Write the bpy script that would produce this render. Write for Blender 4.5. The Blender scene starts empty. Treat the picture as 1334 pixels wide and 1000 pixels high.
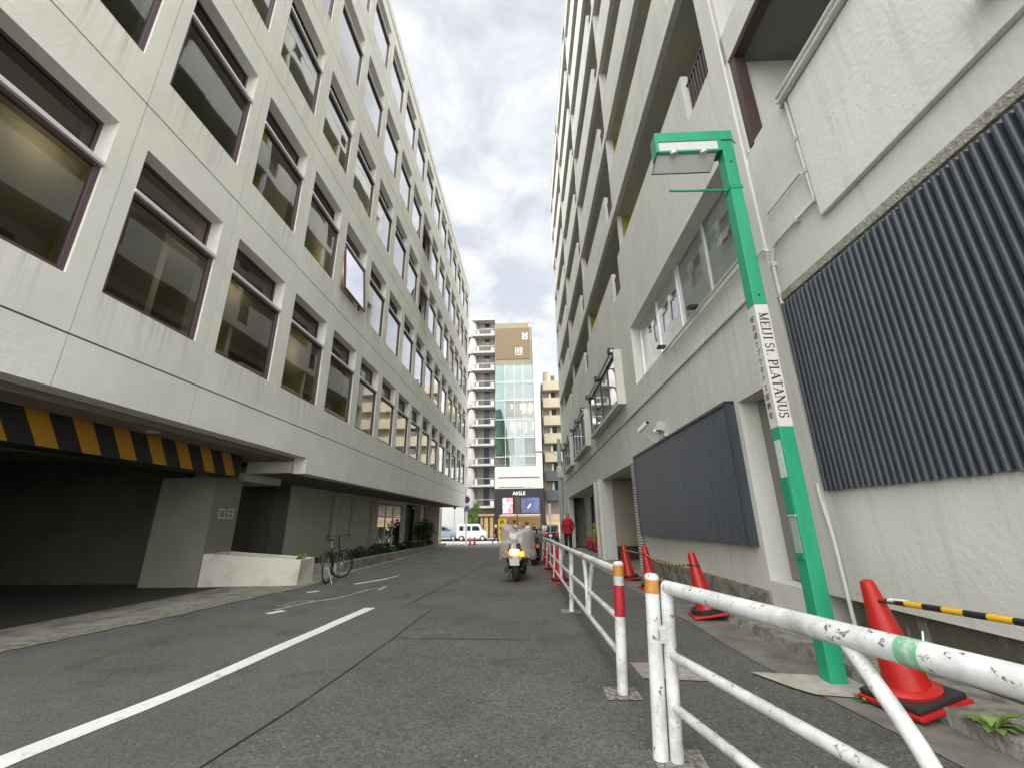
import bpy, bmesh, math, random
from mathutils import Vector, Matrix
random.seed(7)
C = bpy.context.scene.collection
SC = bpy.context.scene
R = math.radians
PI = math.pi

# ------------------------------------------------------------------ camera, world, sun, exposure
CAM_H = 1.05
cd = bpy.data.cameras.new('camera'); cam = bpy.data.objects.new('camera', cd); C.objects.link(cam)
cd.sensor_fit = 'HORIZONTAL'; cd.sensor_width = 36.0; cd.lens = 550.0 / 1334.0 * 36.0
cd.clip_start = 0.05; cd.clip_end = 2000
rx, ry, rz = (0.999, -0.025, -0.037), (0.043, 0.309, 0.950), (-0.012, -0.951, 0.310)
fwd = Vector((rx[2], ry[2], rz[2])).normalized()
right = Vector((rx[0], ry[0], rz[0])); right = (right - fwd * right.dot(fwd)).normalized()
upv = right.cross(fwd)
cam.matrix_world = Matrix(((right.x, upv.x, -fwd.x, 0), (right.y, upv.y, -fwd.y, 0), (right.z, upv.z, -fwd.z, CAM_H), (0, 0, 0, 1)))
SC.camera = cam

SUN_EL, SUN_AZ = R(34), R(183)          # azimuth clockwise from +Y: the soft light comes from behind the camera
w = bpy.data.worlds.new('World'); SC.world = w; w.use_nodes = True
nt = w.node_tree; nt.nodes.clear()
def N(t, kind, **kw):
    n = t.nodes.new(kind)
    for k, v in kw.items():
        if k.startswith('i_'): n.inputs[k[2:].replace('_', ' ')].default_value = v
        else: setattr(n, k, v)
    return n
sky = N(nt, 'ShaderNodeTexSky', sky_type='NISHITA', sun_disc=False, sun_elevation=SUN_EL, sun_rotation=SUN_AZ)
bg1 = N(nt, 'ShaderNodeBackground'); bg1.inputs['Strength'].default_value = 0.12
nt.links.new(sky.outputs[0], bg1.inputs['Color'])
tc = N(nt, 'ShaderNodeTexCoord'); sx = N(nt, 'ShaderNodeSeparateXYZ'); nt.links.new(tc.outputs['Generated'], sx.inputs[0])
ad = N(nt, 'ShaderNodeMath', operation='ADD'); ad.inputs[1].default_value = 0.30
mxz = N(nt, 'ShaderNodeMath', operation='MAXIMUM'); mxz.inputs[1].default_value = 0.0
nt.links.new(sx.outputs['Z'], mxz.inputs[0]); nt.links.new(mxz.outputs[0], ad.inputs[0])
dx = N(nt, 'ShaderNodeMath', operation='DIVIDE'); dy = N(nt, 'ShaderNodeMath', operation='DIVIDE')
nt.links.new(sx.outputs['X'], dx.inputs[0]); nt.links.new(ad.outputs[0], dx.inputs[1])
nt.links.new(sx.outputs['Y'], dy.inputs[0]); nt.links.new(ad.outputs[0], dy.inputs[1])
cb = N(nt, 'ShaderNodeCombineXYZ'); nt.links.new(dx.outputs[0], cb.inputs[0]); nt.links.new(dy.outputs[0], cb.inputs[1])
n1 = N(nt, 'ShaderNodeTexNoise'); n1.inputs['Scale'].default_value = 5.2; n1.inputs['Detail'].default_value = 9; n1.inputs['Roughness'].default_value = 0.56; n1.inputs['Distortion'].default_value = 0.35
nt.links.new(cb.outputs[0], n1.inputs['Vector'])
cr = N(nt, 'ShaderNodeValToRGB'); e = cr.color_ramp
e.elements[0].position = 0.40; e.elements[0].color = (0.108, 0.112, 0.120, 1)
e.elements[1].position = 0.62; e.elements[1].color = (0.162, 0.162, 0.164, 1)
m_ = e.elements.new(0.50); m_.color = (0.130, 0.132, 0.137, 1)
nt.links.new(n1.outputs[0], cr.inputs[0])
bg2 = N(nt, 'ShaderNodeBackground'); bg2.inputs['Strength'].default_value = 1.0
nt.links.new(cr.outputs[0], bg2.inputs['Color'])
mix = N(nt, 'ShaderNodeMixShader'); mix.inputs[0].default_value = 0.96
nt.links.new(bg1.outputs[0], mix.inputs[1]); nt.links.new(bg2.outputs[0], mix.inputs[2])
wo = N(nt, 'ShaderNodeOutputWorld'); nt.links.new(mix.outputs[0], wo.inputs['Surface'])

sl = bpy.data.lights.new('sun', 'SUN'); sl.energy = 1.5; sl.angle = R(165); sl.color = (1.0, 0.97, 0.93)
so = bpy.data.objects.new('sun', sl); C.objects.link(so)
sd = Vector((math.sin(SUN_AZ) * math.cos(SUN_EL), math.cos(SUN_AZ) * math.cos(SUN_EL), math.sin(SUN_EL)))
so.rotation_euler = sd.to_track_quat('Z', 'Y').to_euler(); so.location = (0, -10, 40)
vs = SC.view_settings; vs.view_transform = 'Standard'; vs.look = 'None'; vs.gamma = 1.0; vs.use_curve_mapping = False
vs.exposure = 2.72
SC.cycles.use_denoising = True; SC.cycles.max_bounces = 8; SC.cycles.diffuse_bounces = 5; SC.cycles.glossy_bounces = 4; SC.cycles.transparent_max_bounces = 12
SC.cycles.sample_clamp_indirect = 8.0

# ------------------------------------------------------------------ helpers
def gz(y):                               # the street falls away gently towards the crossing
    y = min(max(y, 0.0), 42.0); return -(0.010 * y + 0.0003 * y * y)

class MB:
    def __init__(s): s.v = []; s.f = []
    def quad(s, *p):
        n = len(s.v); s.v += [tuple(q) for q in p]; s.f.append(tuple(range(n, n + len(p))))
    def box(s, x0, x1, y0, y1, z0, z1):
        n = len(s.v)
        s.v += [(x0,y0,z0),(x1,y0,z0),(x1,y1,z0),(x0,y1,z0),(x0,y0,z1),(x1,y0,z1),(x1,y1,z1),(x0,y1,z1)]
        s.f += [tuple(n + i for i in f) for f in ((0,3,2,1),(4,5,6,7),(0,1,5,4),(1,2,6,5),(2,3,7,6),(3,0,4,7))]
        return s
    def hexa(s, b, t):                   # bottom quad, top quad
        n = len(s.v); s.v += [tuple(q) for q in b] + [tuple(q) for q in t]
        s.f += [tuple(n + i for i in f) for f in ((0,3,2,1),(4,5,6,7),(0,1,5,4),(1,2,6,5),(2,3,7,6),(3,0,4,7))]
        return s
    def prism(s, poly, axis, a, b):      # poly of 2-tuples, extruded along axis 0/1/2
        n = len(s.v); k = len(poly)
        def P(q, t):
            l = [0, 0, 0]; o = [i for i in range(3) if i != axis]; l[axis] = t; l[o[0]], l[o[1]] = q; return tuple(l)
        s.v += [P(q, a) for q in poly] + [P(q, b) for q in poly]
        s.f.append(tuple(range(n + k - 1, n - 1, -1))); s.f.append(tuple(range(n + k, n + 2 * k)))
        for i in range(k): j = (i + 1) % k; s.f.append((n + i, n + j, n + k + j, n + k + i))
        return s
    def tube(s, pts, r, k=10, cap=True):
        pts = [Vector(p) for p in pts]; n0 = len(s.v); rs = r if isinstance(r, (list, tuple)) else [r] * len(pts)
        u = None
        for i, p in enumerate(pts):
            d = (pts[min(i + 1, len(pts) - 1)] - pts[max(i - 1, 0)]).normalized()
            if u is None:
                u = d.cross(Vector((0, 0, 1)) if abs(d.z) < 0.9 else Vector((1, 0, 0))).normalized()
            u = (u - d * u.dot(d)).normalized(); t = d.cross(u)
            for j in range(k):
                a = 2 * PI * j / k; s.v.append(tuple(p + (u * math.cos(a) + t * math.sin(a)) * rs[i]))
        for i in range(len(pts) - 1):
            for j in range(k):
                a = n0 + i * k + j; b = n0 + i * k + (j + 1) % k; s.f.append((a, b, b + k, a + k))
        if cap:
            s.f.append(tuple(n0 + j for j in range(k - 1, -1, -1))); m = n0 + (len(pts) - 1) * k; s.f.append(tuple(m + j for j in range(k)))
        return s
    def lathe(s, prof, k=20, c=(0, 0, 0), axis=2):   # prof: (r, h)
        n0 = len(s.v)
        for r_, h in prof:
            for j in range(k):
                a = 2 * PI * j / k; q = [r_ * math.cos(a), r_ * math.sin(a)]
                p = {2: (q[0], q[1], h), 0: (h, q[0], q[1]), 1: (q[0], h, q[1])}[axis]
                s.v.append((p[0] + c[0], p[1] + c[1], p[2] + c[2]))
        for i in range(len(prof) - 1):
            for j in range(k):
                a = n0 + i * k + j; b = n0 + i * k + (j + 1) % k; s.f.append((a, b, b + k, a + k))
        return s
    def torus(s, R_, r_, c, axis=0, k=28, m=8):
        n0 = len(s.v)
        for i in range(k):
            a = 2 * PI * i / k
            for j in range(m):
                b = 2 * PI * j / m; q = R_ + r_ * math.cos(b); h = r_ * math.sin(b)
                p = {0: (h, q * math.cos(a), q * math.sin(a)), 2: (q * math.cos(a), q * math.sin(a), h), 1: (q * math.cos(a), h, q * math.sin(a))}[axis]
                s.v.append((p[0] + c[0], p[1] + c[1], p[2] + c[2]))
        for i in range(k):
            for j in range(m):
                a = n0 + i * m + j; b = n0 + i * m + (j + 1) % m; c2 = n0 + ((i + 1) % k) * m + (j + 1) % m; d = n0 + ((i + 1) % k) * m + j
                s.f.append((a, d, c2, b))
        return s
    def mesh(s, name, mat, smooth=False, bevel=0.0):
        m = bpy.data.meshes.new(name); m.from_pydata(s.v, [], s.f); m.update()
        b = bmesh.new(); b.from_mesh(m)
        if bevel:
            bmesh.ops.remove_doubles(b, verts=b.verts, dist=1e-5)
            bmesh.ops.bevel(b, geom=[e_ for e_ in b.edges if len(e_.link_faces) == 2 and e_.calc_face_angle(0) > 0.5], offset=bevel, segments=2, affect='EDGES', profile=0.6)
        bmesh.ops.recalc_face_normals(b, faces=b.faces)
        b.to_mesh(m); b.free()
        if mat: m.materials.append(mat)
        if smooth:
            for p in m.polygons: p.use_smooth = True
            try: m.set_sharp_from_angle(angle=R(38))
            except Exception: pass
        return m
    def build(s, name, mat, parent=None, smooth=False, bevel=0.0, loc=None):
        return link(name, s.mesh(name, mat, smooth, bevel), parent, loc)

def link(name, data, parent=None, loc=None, rot=None):
    o = bpy.data.objects.new(name, data); C.objects.link(o)
    if parent: o.parent = parent
    if loc: o.location = loc
    if rot: o.rotation_euler = rot
    return o
def tag(o, label=None, cat=None, group=None, kind=None):
    if label: o['label'] = label
    if cat: o['category'] = cat
    if group: o['group'] = group
    if kind: o['kind'] = kind
    return o
def thing(name, label, cat, loc=(0, 0, 0), rz=0.0, group=None, rot=None):
    o = bpy.data.objects.new(name, None); C.objects.link(o); o.location = loc; o.rotation_euler = rot or (0, 0, rz); o.empty_display_size = 0.2
    return tag(o, label, cat, group)
def copy_tree(o, parent=None, loc=None, rz=None, label=None, rot=None):
    c = o.copy(); C.objects.link(c); c.parent = parent
    if loc is not None: c.location = loc
    if rz is not None: c.rotation_euler.z = rz
    if rot is not None: c.rotation_euler = rot
    if label: c['label'] = label
    for ch in list(o.children): copy_tree(ch, c)
    return c
def text_mesh(name, body, size, mat, parent, mtx, depth=0.002, align='CENTER', spacing=1.0):
    cu = bpy.data.curves.new(name, 'FONT'); cu.body = body; cu.size = size; cu.extrude = depth; cu.align_x = align; cu.align_y = 'CENTER'; cu.space_line = spacing; cu.resolution_u = 2
    t = bpy.data.objects.new(name + '_tmp', cu); C.objects.link(t)
    bpy.context.view_layer.update()
    dg = bpy.context.evaluated_depsgraph_get()
    m = bpy.data.meshes.new_from_object(t.evaluated_get(dg)); bpy.data.objects.remove(t); bpy.data.curves.remove(cu)
    m.materials.clear(); m.materials.append(mat); m.transform(mtx); m.name = name
    return link(name, m, parent)

# ------------------------------------------------------------------ materials
def mat(name, col, rough=0.7, metal=0.0, var=0.0, vscale=3.0, bump=0.0, bscale=40.0, stretch=(1, 1, 1), dark=None, darkpos=(0.45, 0.7), spec=None, emit=None, estr=0.0, coat=0.0):
    m = bpy.data.materials.new(name); m.use_nodes = True; t = m.node_tree; b = t.nodes['Principled BSDF']
    b.inputs['Base Color'].default_value = (*col, 1); b.inputs['Roughness'].default_value = rough; b.inputs['Metallic'].default_value = metal
    if spec is not None: b.inputs['Specular IOR Level'].default_value = spec
    if coat: b.inputs['Coat Weight'].default_value = coat
    if emit: b.inputs['Emission Color'].default_value = (*emit, 1); b.inputs['Emission Strength'].default_value = estr
    if var or bump or dark:
        tcn = N(t, 'ShaderNodeNewGeometry'); mp = N(t, 'ShaderNodeMapping'); t.links.new(tcn.outputs['Position'], mp.inputs[0]); mp.inputs['Scale'].default_value = stretch
    if var or dark:
        n = N(t, 'ShaderNodeTexNoise'); n.inputs['Scale'].default_value = vscale; n.inputs['Detail'].default_value = 8; n.inputs['Roughness'].default_value = 0.62
        t.links.new(mp.outputs[0], n.inputs['Vector'])
        r = N(t, 'ShaderNodeValToRGB'); d = dark or tuple(c * (1 - var) for c in col)
        r.color_ramp.elements[0].position = darkpos[0] if dark else 0.3; r.color_ramp.elements[1].position = darkpos[1] if dark else 0.7
        if dark:
            r.color_ramp.elements[0].color = (*col, 1); r.color_ramp.elements[1].color = (*d, 1)
        else:
            r.color_ramp.elements[0].color = (*d, 1); r.color_ramp.elements[1].color = (*[min(c * (1 + var * .4), 1) for c in col], 1)
        t.links.new(n.outputs[0], r.inputs[0]); t.links.new(r.outputs[0], b.inputs['Base Color'])
    if bump:
        n2 = N(t, 'ShaderNodeTexNoise'); n2.inputs['Scale'].default_value = bscale; n2.inputs['Detail'].default_value = 5
        t.links.new(tcn.outputs['Position'], n2.inputs['Vector'])
        bp = N(t, 'ShaderNodeBump'); bp.inputs['Strength'].default_value = bump; bp.inputs['Distance'].default_value = 0.02
        t.links.new(n2.outputs[0], bp.inputs['Height']); t.links.new(bp.outputs[0], b.inputs['Normal'])
    return m

def glass(name, tint, ior=1.5, gain=1.0):
    m = bpy.data.materials.new(name); m.use_nodes = True; t = m.node_tree; t.nodes.clear()
    o = N(t, 'ShaderNodeOutputMaterial'); tr = N(t, 'ShaderNodeBsdfTransparent'); gl = N(t, 'ShaderNodeBsdfGlossy'); fr = N(t, 'ShaderNodeFresnel'); mx = N(t, 'ShaderNodeMixShader')
    tr.inputs[0].default_value = (*tint, 1); gl.inputs['Roughness'].default_value = 0.02; gl.inputs[0].default_value = (.95, .95, .97, 1); fr.inputs[0].default_value = ior
    ge = N(t, 'ShaderNodeNewGeometry'); nz = N(t, 'ShaderNodeTexNoise'); nz.inputs['Scale'].default_value = 0.9; nz.inputs['Detail'].default_value = 1
    t.links.new(ge.outputs['Position'], nz.inputs['Vector']); bp = N(t, 'ShaderNodeBump'); bp.inputs['Strength'].default_value = 0.06; bp.inputs['Distance'].default_value = 0.05
    t.links.new(nz.outputs[0], bp.inputs['Height']); t.links.new(bp.outputs[0], gl.inputs['Normal'])
    gm_ = N(t, 'ShaderNodeMath', operation='MULTIPLY', use_clamp=True); gm_.inputs[1].default_value = gain; t.links.new(fr.outputs[0], gm_.inputs[0])
    mn_ = N(t, 'ShaderNodeMath', operation='MINIMUM'); mn_.inputs[1].default_value = .92; t.links.new(gm_.outputs[0], mn_.inputs[0]); t.links.new(mn_.outputs[0], mx.inputs[0]); t.links.new(tr.outputs[0], mx.inputs[1]); t.links.new(gl.outputs[0], mx.inputs[2]); t.links.new(mx.outputs[0], o.inputs[0])
    return m

def wall_mat(name, col, streak, bump=0.25, bscale=30, streak_amt=0.5, rough=0.85):
    """painted concrete: blotches, vertical rain streaks, fine relief"""
    m = bpy.data.materials.new(name); m.use_nodes = True; t = m.node_tree; b = t.nodes['Principled BSDF']; b.inputs['Roughness'].default_value = rough
    b.inputs['Specular IOR Level'].default_value = 0.25
    g = N(t, 'ShaderNodeNewGeometry')
    mp = N(t, 'ShaderNodeMapping'); mp.inputs['Scale'].default_value = (5.5, 5.5, 0.28); t.links.new(g.outputs['Position'], mp.inputs[0])
    n = N(t, 'ShaderNodeTexNoise'); n.inputs['Scale'].default_value = 1.6; n.inputs['Detail'].default_value = 7; n.inputs['Roughness'].default_value = 0.65; t.links.new(mp.outputs[0], n.inputs['Vector'])
    r = N(t, 'ShaderNodeValToRGB'); r.color_ramp.elements[0].position = 0.52; r.color_ramp.elements[0].color = (0, 0, 0, 1); r.color_ramp.elements[1].position = 0.78; r.color_ramp.elements[1].color = (streak_amt,) * 3 + (1,)
    t.links.new(n.outputs[0], r.inputs[0])
    n3 = N(t, 'ShaderNodeTexNoise'); n3.inputs['Scale'].default_value = 0.9; n3.inputs['Detail'].default_value = 9; n3.inputs['Roughness'].default_value = 0.6; t.links.new(g.outputs['Position'], n3.inputs['Vector'])
    r3 = N(t, 'ShaderNodeValToRGB'); r3.color_ramp.elements[0].position = 0.3; r3.color_ramp.elements[0].color = (*[c * .90 for c in col], 1); r3.color_ramp.elements[1].position = 0.7; r3.color_ramp.elements[1].color = (*[min(1, c * 1.05) for c in col], 1)
    t.links.new(n3.outputs[0], r3.inputs[0])
    mx = N(t, 'ShaderNodeMix', data_type='RGBA'); t.links.new(r.outputs[0], mx.inputs['Factor']); t.links.new(r3.outputs[0], mx.inputs['A']); mx.inputs['B'].default_value = (*streak, 1)
    t.links.new(mx.outputs['Result'], b.inputs['Base Color'])
    n2 = N(t, 'ShaderNodeTexNoise'); n2.inputs['Scale'].default_value = bscale; n2.inputs['Detail'].default_value = 6; n2.inputs['Roughness'].default_value = 0.55; t.links.new(g.outputs['Position'], n2.inputs['Vector'])
    bp = N(t, 'ShaderNodeBump'); bp.inputs['Strength'].default_value = bump; bp.inputs['Distance'].default_value = 0.03
    t.links.new(n2.outputs[0], bp.inputs['Height']); t.links.new(bp.outputs[0], b.inputs['Normal'])
    return m

def asphalt(name, col, speck=0.45, amount=0.64, fine=1.0):
    m = bpy.data.materials.new(name); m.use_nodes = True; t = m.node_tree; b = t.nodes['Principled BSDF']; b.inputs['Roughness'].default_value = 0.82; b.inputs['Specular IOR Level'].default_value = 0.35
    g = N(t, 'ShaderNodeNewGeometry')
    n = N(t, 'ShaderNodeTexNoise'); n.inputs['Scale'].default_value = 0.55; n.inputs['Detail'].default_value = 10; n.inputs['Roughness'].default_value = 0.68; t.links.new(g.outputs['Position'], n.inputs['Vector'])
    r = N(t, 'ShaderNodeValToRGB'); r.color_ramp.elements[0].position = 0.3; r.color_ramp.elements[0].color = (*[c * .78 for c in col], 1); r.color_ramp.elements[1].position = 0.72; r.color_ramp.elements[1].color = (*[c * 1.22 for c in col], 1)
    t.links.new(n.outputs[0], r.inputs[0])
    nb = N(t, 'ShaderNodeTexNoise'); nb.inputs['Scale'].default_value = 1.7; nb.inputs['Detail'].default_value = 6; nb.inputs['Distortion'].default_value = .6; t.links.new(g.outputs['Position'], nb.inputs['Vector'])
    rb_ = N(t, 'ShaderNodeValToRGB'); rb_.color_ramp.elements[0].position = .54; rb_.color_ramp.elements[0].color = (1, 1, 1, 1); rb_.color_ramp.elements[1].position = .70; rb_.color_ramp.elements[1].color = (.70, .69, .66, 1)
    t.links.new(nb.outputs[0], rb_.inputs[0]); ms = N(t, 'ShaderNodeMix', data_type='RGBA', blend_type='MULTIPLY'); ms.inputs['Factor'].default_value = 1
    t.links.new(r.outputs[0], ms.inputs['A']); t.links.new(rb_.outputs[0], ms.inputs['B'])
    # grains of stone
    v = N(t, 'ShaderNodeTexVoronoi'); v.inputs['Scale'].default_value = 75 * fine; t.links.new(g.outputs['Position'], v.inputs['Vector'])
    sp = N(t, 'ShaderNodeSeparateColor'); t.links.new(v.outputs['Color'], sp.inputs[0])
    gr = N(t, 'ShaderNodeValToRGB'); gr.color_ramp.elements[0].position = 0.0; gr.color_ramp.elements[0].color = (.62, .62, .62, 1); gr.color_ramp.elements[1].position = 1.0; gr.color_ramp.elements[1].color = (1.38, 1.37, 1.34, 1)
    t.links.new(sp.outputs[0], gr.inputs[0])
    mu = N(t, 'ShaderNodeMix', data_type='RGBA', blend_type='MULTIPLY'); mu.inputs['Factor'].default_value = 1.0
    t.links.new(ms.outputs['Result'], mu.inputs['A']); t.links.new(gr.outputs[0], mu.inputs['B'])
    v2 = N(t, 'ShaderNodeTexVoronoi'); v2.inputs['Scale'].default_value = 26; t.links.new(g.outputs['Position'], v2.inputs['Vector'])
    s2 = N(t, 'ShaderNodeSeparateColor'); t.links.new(v2.outputs['Color'], s2.inputs[0])
    c1 = N(t, 'ShaderNodeMath', operation='GREATER_THAN'); c1.inputs[1].default_value = 0.86; t.links.new(s2.outputs[1], c1.inputs[0])
    c2 = N(t, 'ShaderNodeMath', operation='LESS_THAN'); c2.inputs[1].default_value = 0.15; t.links.new(v2.outputs['Distance'], c2.inputs[0])
    c3 = N(t, 'ShaderNodeMath', operation='MULTIPLY'); t.links.new(c1.outputs[0], c3.inputs[0]); t.links.new(c2.outputs[0], c3.inputs[1])
    c4 = N(t, 'ShaderNodeMath', operation='MULTIPLY'); c4.inputs[1].default_value = amount; t.links.new(c3.outputs[0], c4.inputs[0])
    mx = N(t, 'ShaderNodeMix', data_type='RGBA'); t.links.new(c4.outputs[0], mx.inputs['Factor']); t.links.new(mu.outputs['Result'], mx.inputs['A']); mx.inputs['B'].default_value = (speck, speck, speck * .97, 1)
    t.links.new(mx.outputs['Result'], b.inputs['Base Color'])
    bp = N(t, 'ShaderNodeBump'); bp.inputs['Strength'].default_value = 0.35; bp.inputs['Distance'].default_value = 0.006
    t.links.new(v.outputs['Distance'], bp.inputs['Height']); t.links.new(bp.outputs[0], b.inputs['Normal'])
    return m

def worn_paint(name, col, under, scale=14, lo=0.5, hi=0.62, rough=0.5, grime=.86):
    m = bpy.data.materials.new(name); m.use_nodes = True; t = m.node_tree; b = t.nodes['Principled BSDF']; b.inputs['Roughness'].default_value = rough
    g = N(t, 'ShaderNodeNewGeometry'); n = N(t, 'ShaderNodeTexNoise'); n.inputs['Scale'].default_value = scale; n.inputs['Detail'].default_value = 8; n.inputs['Roughness'].default_value = 0.72
    t.links.new(g.outputs['Position'], n.inputs['Vector'])
    r = N(t, 'ShaderNodeValToRGB'); r.color_ramp.elements[0].position = lo; r.color_ramp.elements[0].color = (*col, 1); r.color_ramp.elements[1].position = hi; r.color_ramp.elements[1].color = (*under, 1)
    n2 = N(t, 'ShaderNodeTexNoise'); n2.inputs['Scale'].default_value = 5; n2.inputs['Detail'].default_value = 8; n2.inputs['Roughness'].default_value = .7; t.links.new(g.outputs['Position'], n2.inputs['Vector'])
    r2 = N(t, 'ShaderNodeValToRGB'); r2.color_ramp.elements[0].position = .34; r2.color_ramp.elements[0].color = (grime, grime, grime * .97, 1); r2.color_ramp.elements[1].position = .56; r2.color_ramp.elements[1].color = (1, 1, 1, 1)
    t.links.new(n2.outputs[0], r2.inputs[0])
    mu = N(t, 'ShaderNodeMix', data_type='RGBA', blend_type='MULTIPLY'); mu.inputs['Factor'].default_value = 1
    t.links.new(n.outputs[0], r.inputs[0]); t.links.new(r.outputs[0], mu.inputs['A']); t.links.new(r2.outputs[0], mu.inputs['B']); t.links.new(mu.outputs['Result'], b.inputs['Base Color'])
    return m

M = {}
M['stucco'] = wall_mat('white_stucco', (0.775, 0.775, 0.705), (0.62, 0.615, 0.55), bump=0.22, bscale=14, streak_amt=0.25)
M['conc'] = wall_mat('painted_concrete', (0.625, 0.632, 0.578), (0.40, 0.405, 0.36), bump=0.22, bscale=22, streak_amt=0.55)
M['conc_rough'] = wall_mat('streaked_concrete', (0.66, 0.68, 0.62), (0.42, 0.44, 0.39), bump=0.22, bscale=24, streak_amt=0.8)
M['aggregate'] = mat('exposed_aggregate', (0.36, 0.35, 0.29), .95, var=.5, vscale=28, bump=1.0, bscale=60)
M['plinth'] = mat('stained_concrete', (0.30, 0.29, 0.255), .9, dark=(0.10, 0.095, 0.075), vscale=2.2, darkpos=(.42, .66), stretch=(2.5, 2.5, .5), bump=.6, bscale=25)
M['kerb'] = mat('old_kerb_concrete', (0.25, 0.24, 0.205), .95, dark=(0.07, 0.068, 0.05), vscale=7, darkpos=(.42, .68), bump=.9, bscale=30)
M['gutter'] = mat('gutter_concrete', (0.17, 0.163, 0.14), .9, var=.45, vscale=4, bump=.4, bscale=40)
M['apron'] = mat('pale_concrete', (0.235, 0.23, 0.195), .9, dark=(0.08, 0.075, 0.055), vscale=3.5, darkpos=(.45, .7), bump=.4, bscale=50)
M['pad'] = mat('mortar', (0.40, 0.385, 0.33), .95, var=.3, vscale=9, bump=.5, bscale=50)
M['asph_old'] = asphalt('worn_asphalt', (0.096, 0.096, 0.091))
M['asph_new'] = asphalt('smoother_asphalt', (0.100, 0.102, 0.098), speck=.3, amount=.35, fine=1.5)
M['asph_dark'] = asphalt('dark_asphalt', (0.05, 0.05, 0.05), speck=.2, amount=.2)
M['seam'] = mat('tar_joint', (0.046, 0.046, 0.044), .85)
M['road_paint'] = worn_paint('road_paint', (.78, .78, .76), (.30, .30, .29), scale=10, lo=.56, hi=.72)
M['road_faded'] = worn_paint('faded_road_paint', (.44, .44, .43), (.10, .10, .10), scale=8, lo=.42, hi=.60)
M['fence'] = worn_paint('chipped_white_paint', (.68, .70, .69), (.13, .118, .105), scale=26, lo=.60, hi=.632, rough=.42, grime=.58)
M['fence_orange'] = worn_paint('orange_reflector', (.48, .21, .03), (.35, .30, .22), scale=40, lo=.55, hi=.68)
M['fence_red'] = worn_paint('red_reflector', (.42, .02, .03), (.22, .03, .04), scale=30, lo=.5, hi=.7, rough=.3)
M['tape_green'] = worn_paint('green_tape', (.17, .40, .24), (.42, .52, .44), scale=30, lo=.5, hi=.6)
M['green'] = mat('green_enamel', (0.020, 0.33, 0.170), .48, var=.16, vscale=3.5, bump=.05, bscale=30, stretch=(3, 3, .6))
M['green2'] = mat('green_cover', (0.014, 0.27, 0.135), .5)
M['band'] = mat('greyish_white_wrap', (.66, .64, .59), .6, var=.1, vscale=12)
M['ink'] = mat('dark_ink', (.035, .025, .025), .6)
M['sticker'] = mat('pale_sticker', (.60, .66, .62), .5, var=.2, vscale=30)
M['navy'] = mat('navy_louvre_paint', (0.044, 0.056, 0.072), .42, var=.18, vscale=3)
M['navy_dark'] = mat('louvre_back', (0.012, 0.014, 0.018), .7)
M['brown'] = mat('brown_metal', (.085, .052, .06), .45)
M['brown2'] = mat('brown_red_metal', (.060, .038, .034), .5)
M['black_metal'] = mat('black_metal', (.018, .018, .02), .4)
M['alu'] = mat('aluminium', (.62, .62, .60), .4, metal=.3)
M['alu_w'] = mat('white_sash', (.66, .66, .63), .5)
M['glass'] = glass('window_glass', (.40, .40, .36), 1.5, 3.1)
M['glass_d'] = glass('dark_transom_glass', (.16, .13, .13), 1.5, 1.2)
M['glass_r'] = glass('pale_window_glass', (.88, .93, .91), 1.5, 1.3)
M['glass_t'] = glass('teal_curtain_glass', (.70, .83, .83), 1.6, 2.0)
M['interior'] = mat('room_paint', (.38, .375, .345), .9)
M['ceiling'] = mat('room_ceiling', (.58, .58, .55), .9)
M['blind'] = mat('roller_blind', (.50, .50, .47), .9, var=.06, vscale=6)
M['curtain'] = mat('net_curtain', (.82, .85, .83), .95, var=.12, vscale=9, stretch=(6, 6, .2))
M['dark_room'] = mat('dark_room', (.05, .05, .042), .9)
M['tube_light'] = mat('office_light', (1, 1, 1), .5, emit=(1.0, .88, .60), estr=.45)
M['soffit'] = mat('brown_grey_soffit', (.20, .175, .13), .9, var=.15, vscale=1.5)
M['under'] = mat('grey_beige_wall', (.58, .575, .475), .9, var=.14, vscale=1.2, bump=.15, bscale=30)
M['column'] = mat('shaded_column', (.22, .22, .175), .9, var=.14, vscale=1.2, bump=.15, bscale=30)  # same finish as the wall, darkened: garage shade is put into the colour
M['dark_room2'] = mat('garage_shade_tone', (.075, .073, .060), .9, var=.3, vscale=1.6)  # side wall tone with the shade of the deep garage painted in
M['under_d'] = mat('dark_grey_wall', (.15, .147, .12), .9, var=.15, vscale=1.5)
M['haz_y'] = mat('hazard_yellow', (.38, .185, .008), .6, var=.08)
M['haz_k'] = mat('hazard_black', (.012, .012, .012), .6)
M['white'] = mat('white_paint', (.78, .78, .76), .4)
M['offwhite'] = mat('cream_planter', (.62, .61, .53), .85, dark=(.40, .39, .32), vscale=3, darkpos=(.5, .75), bump=.3, bscale=25)
M['soil'] = mat('soil', (.045, .035, .025), 1.0, var=.4, vscale=30, bump=.8, bscale=40)
M['leaf'] = mat('leaf', (.06, .105, .032), .55, var=.45, vscale=7)
M['leaf_d'] = mat('dark_leaf', (.028, .05, .022), .5, var=.4, vscale=7)
M['leaf_l'] = mat('light_leaf', (.13, .22, .04), .55, var=.3, vscale=7)
M['bark'] = mat('bark', (.09, .07, .05), .9)
M['cone'] = mat('cone_red', (.44, .014, .011), .40, var=.10, vscale=6)
M['rubber'] = mat('rubber', (.020, .020, .020), .75)
M['bar_y'] = mat('bar_yellow', (.72, .42, .015), .4)
M['bar_k'] = mat('bar_black', (.016, .016, .018), .4)
M['chrome'] = mat('chrome', (.7, .7, .7), .2, metal=1)
M['skin'] = mat('skin', (.48, .30, .21), .6)
M['hair'] = mat('hair', (.015, .013, .012), .6)
M['grey_hair'] = mat('grey_hair', (.22, .21, .20), .7)
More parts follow.
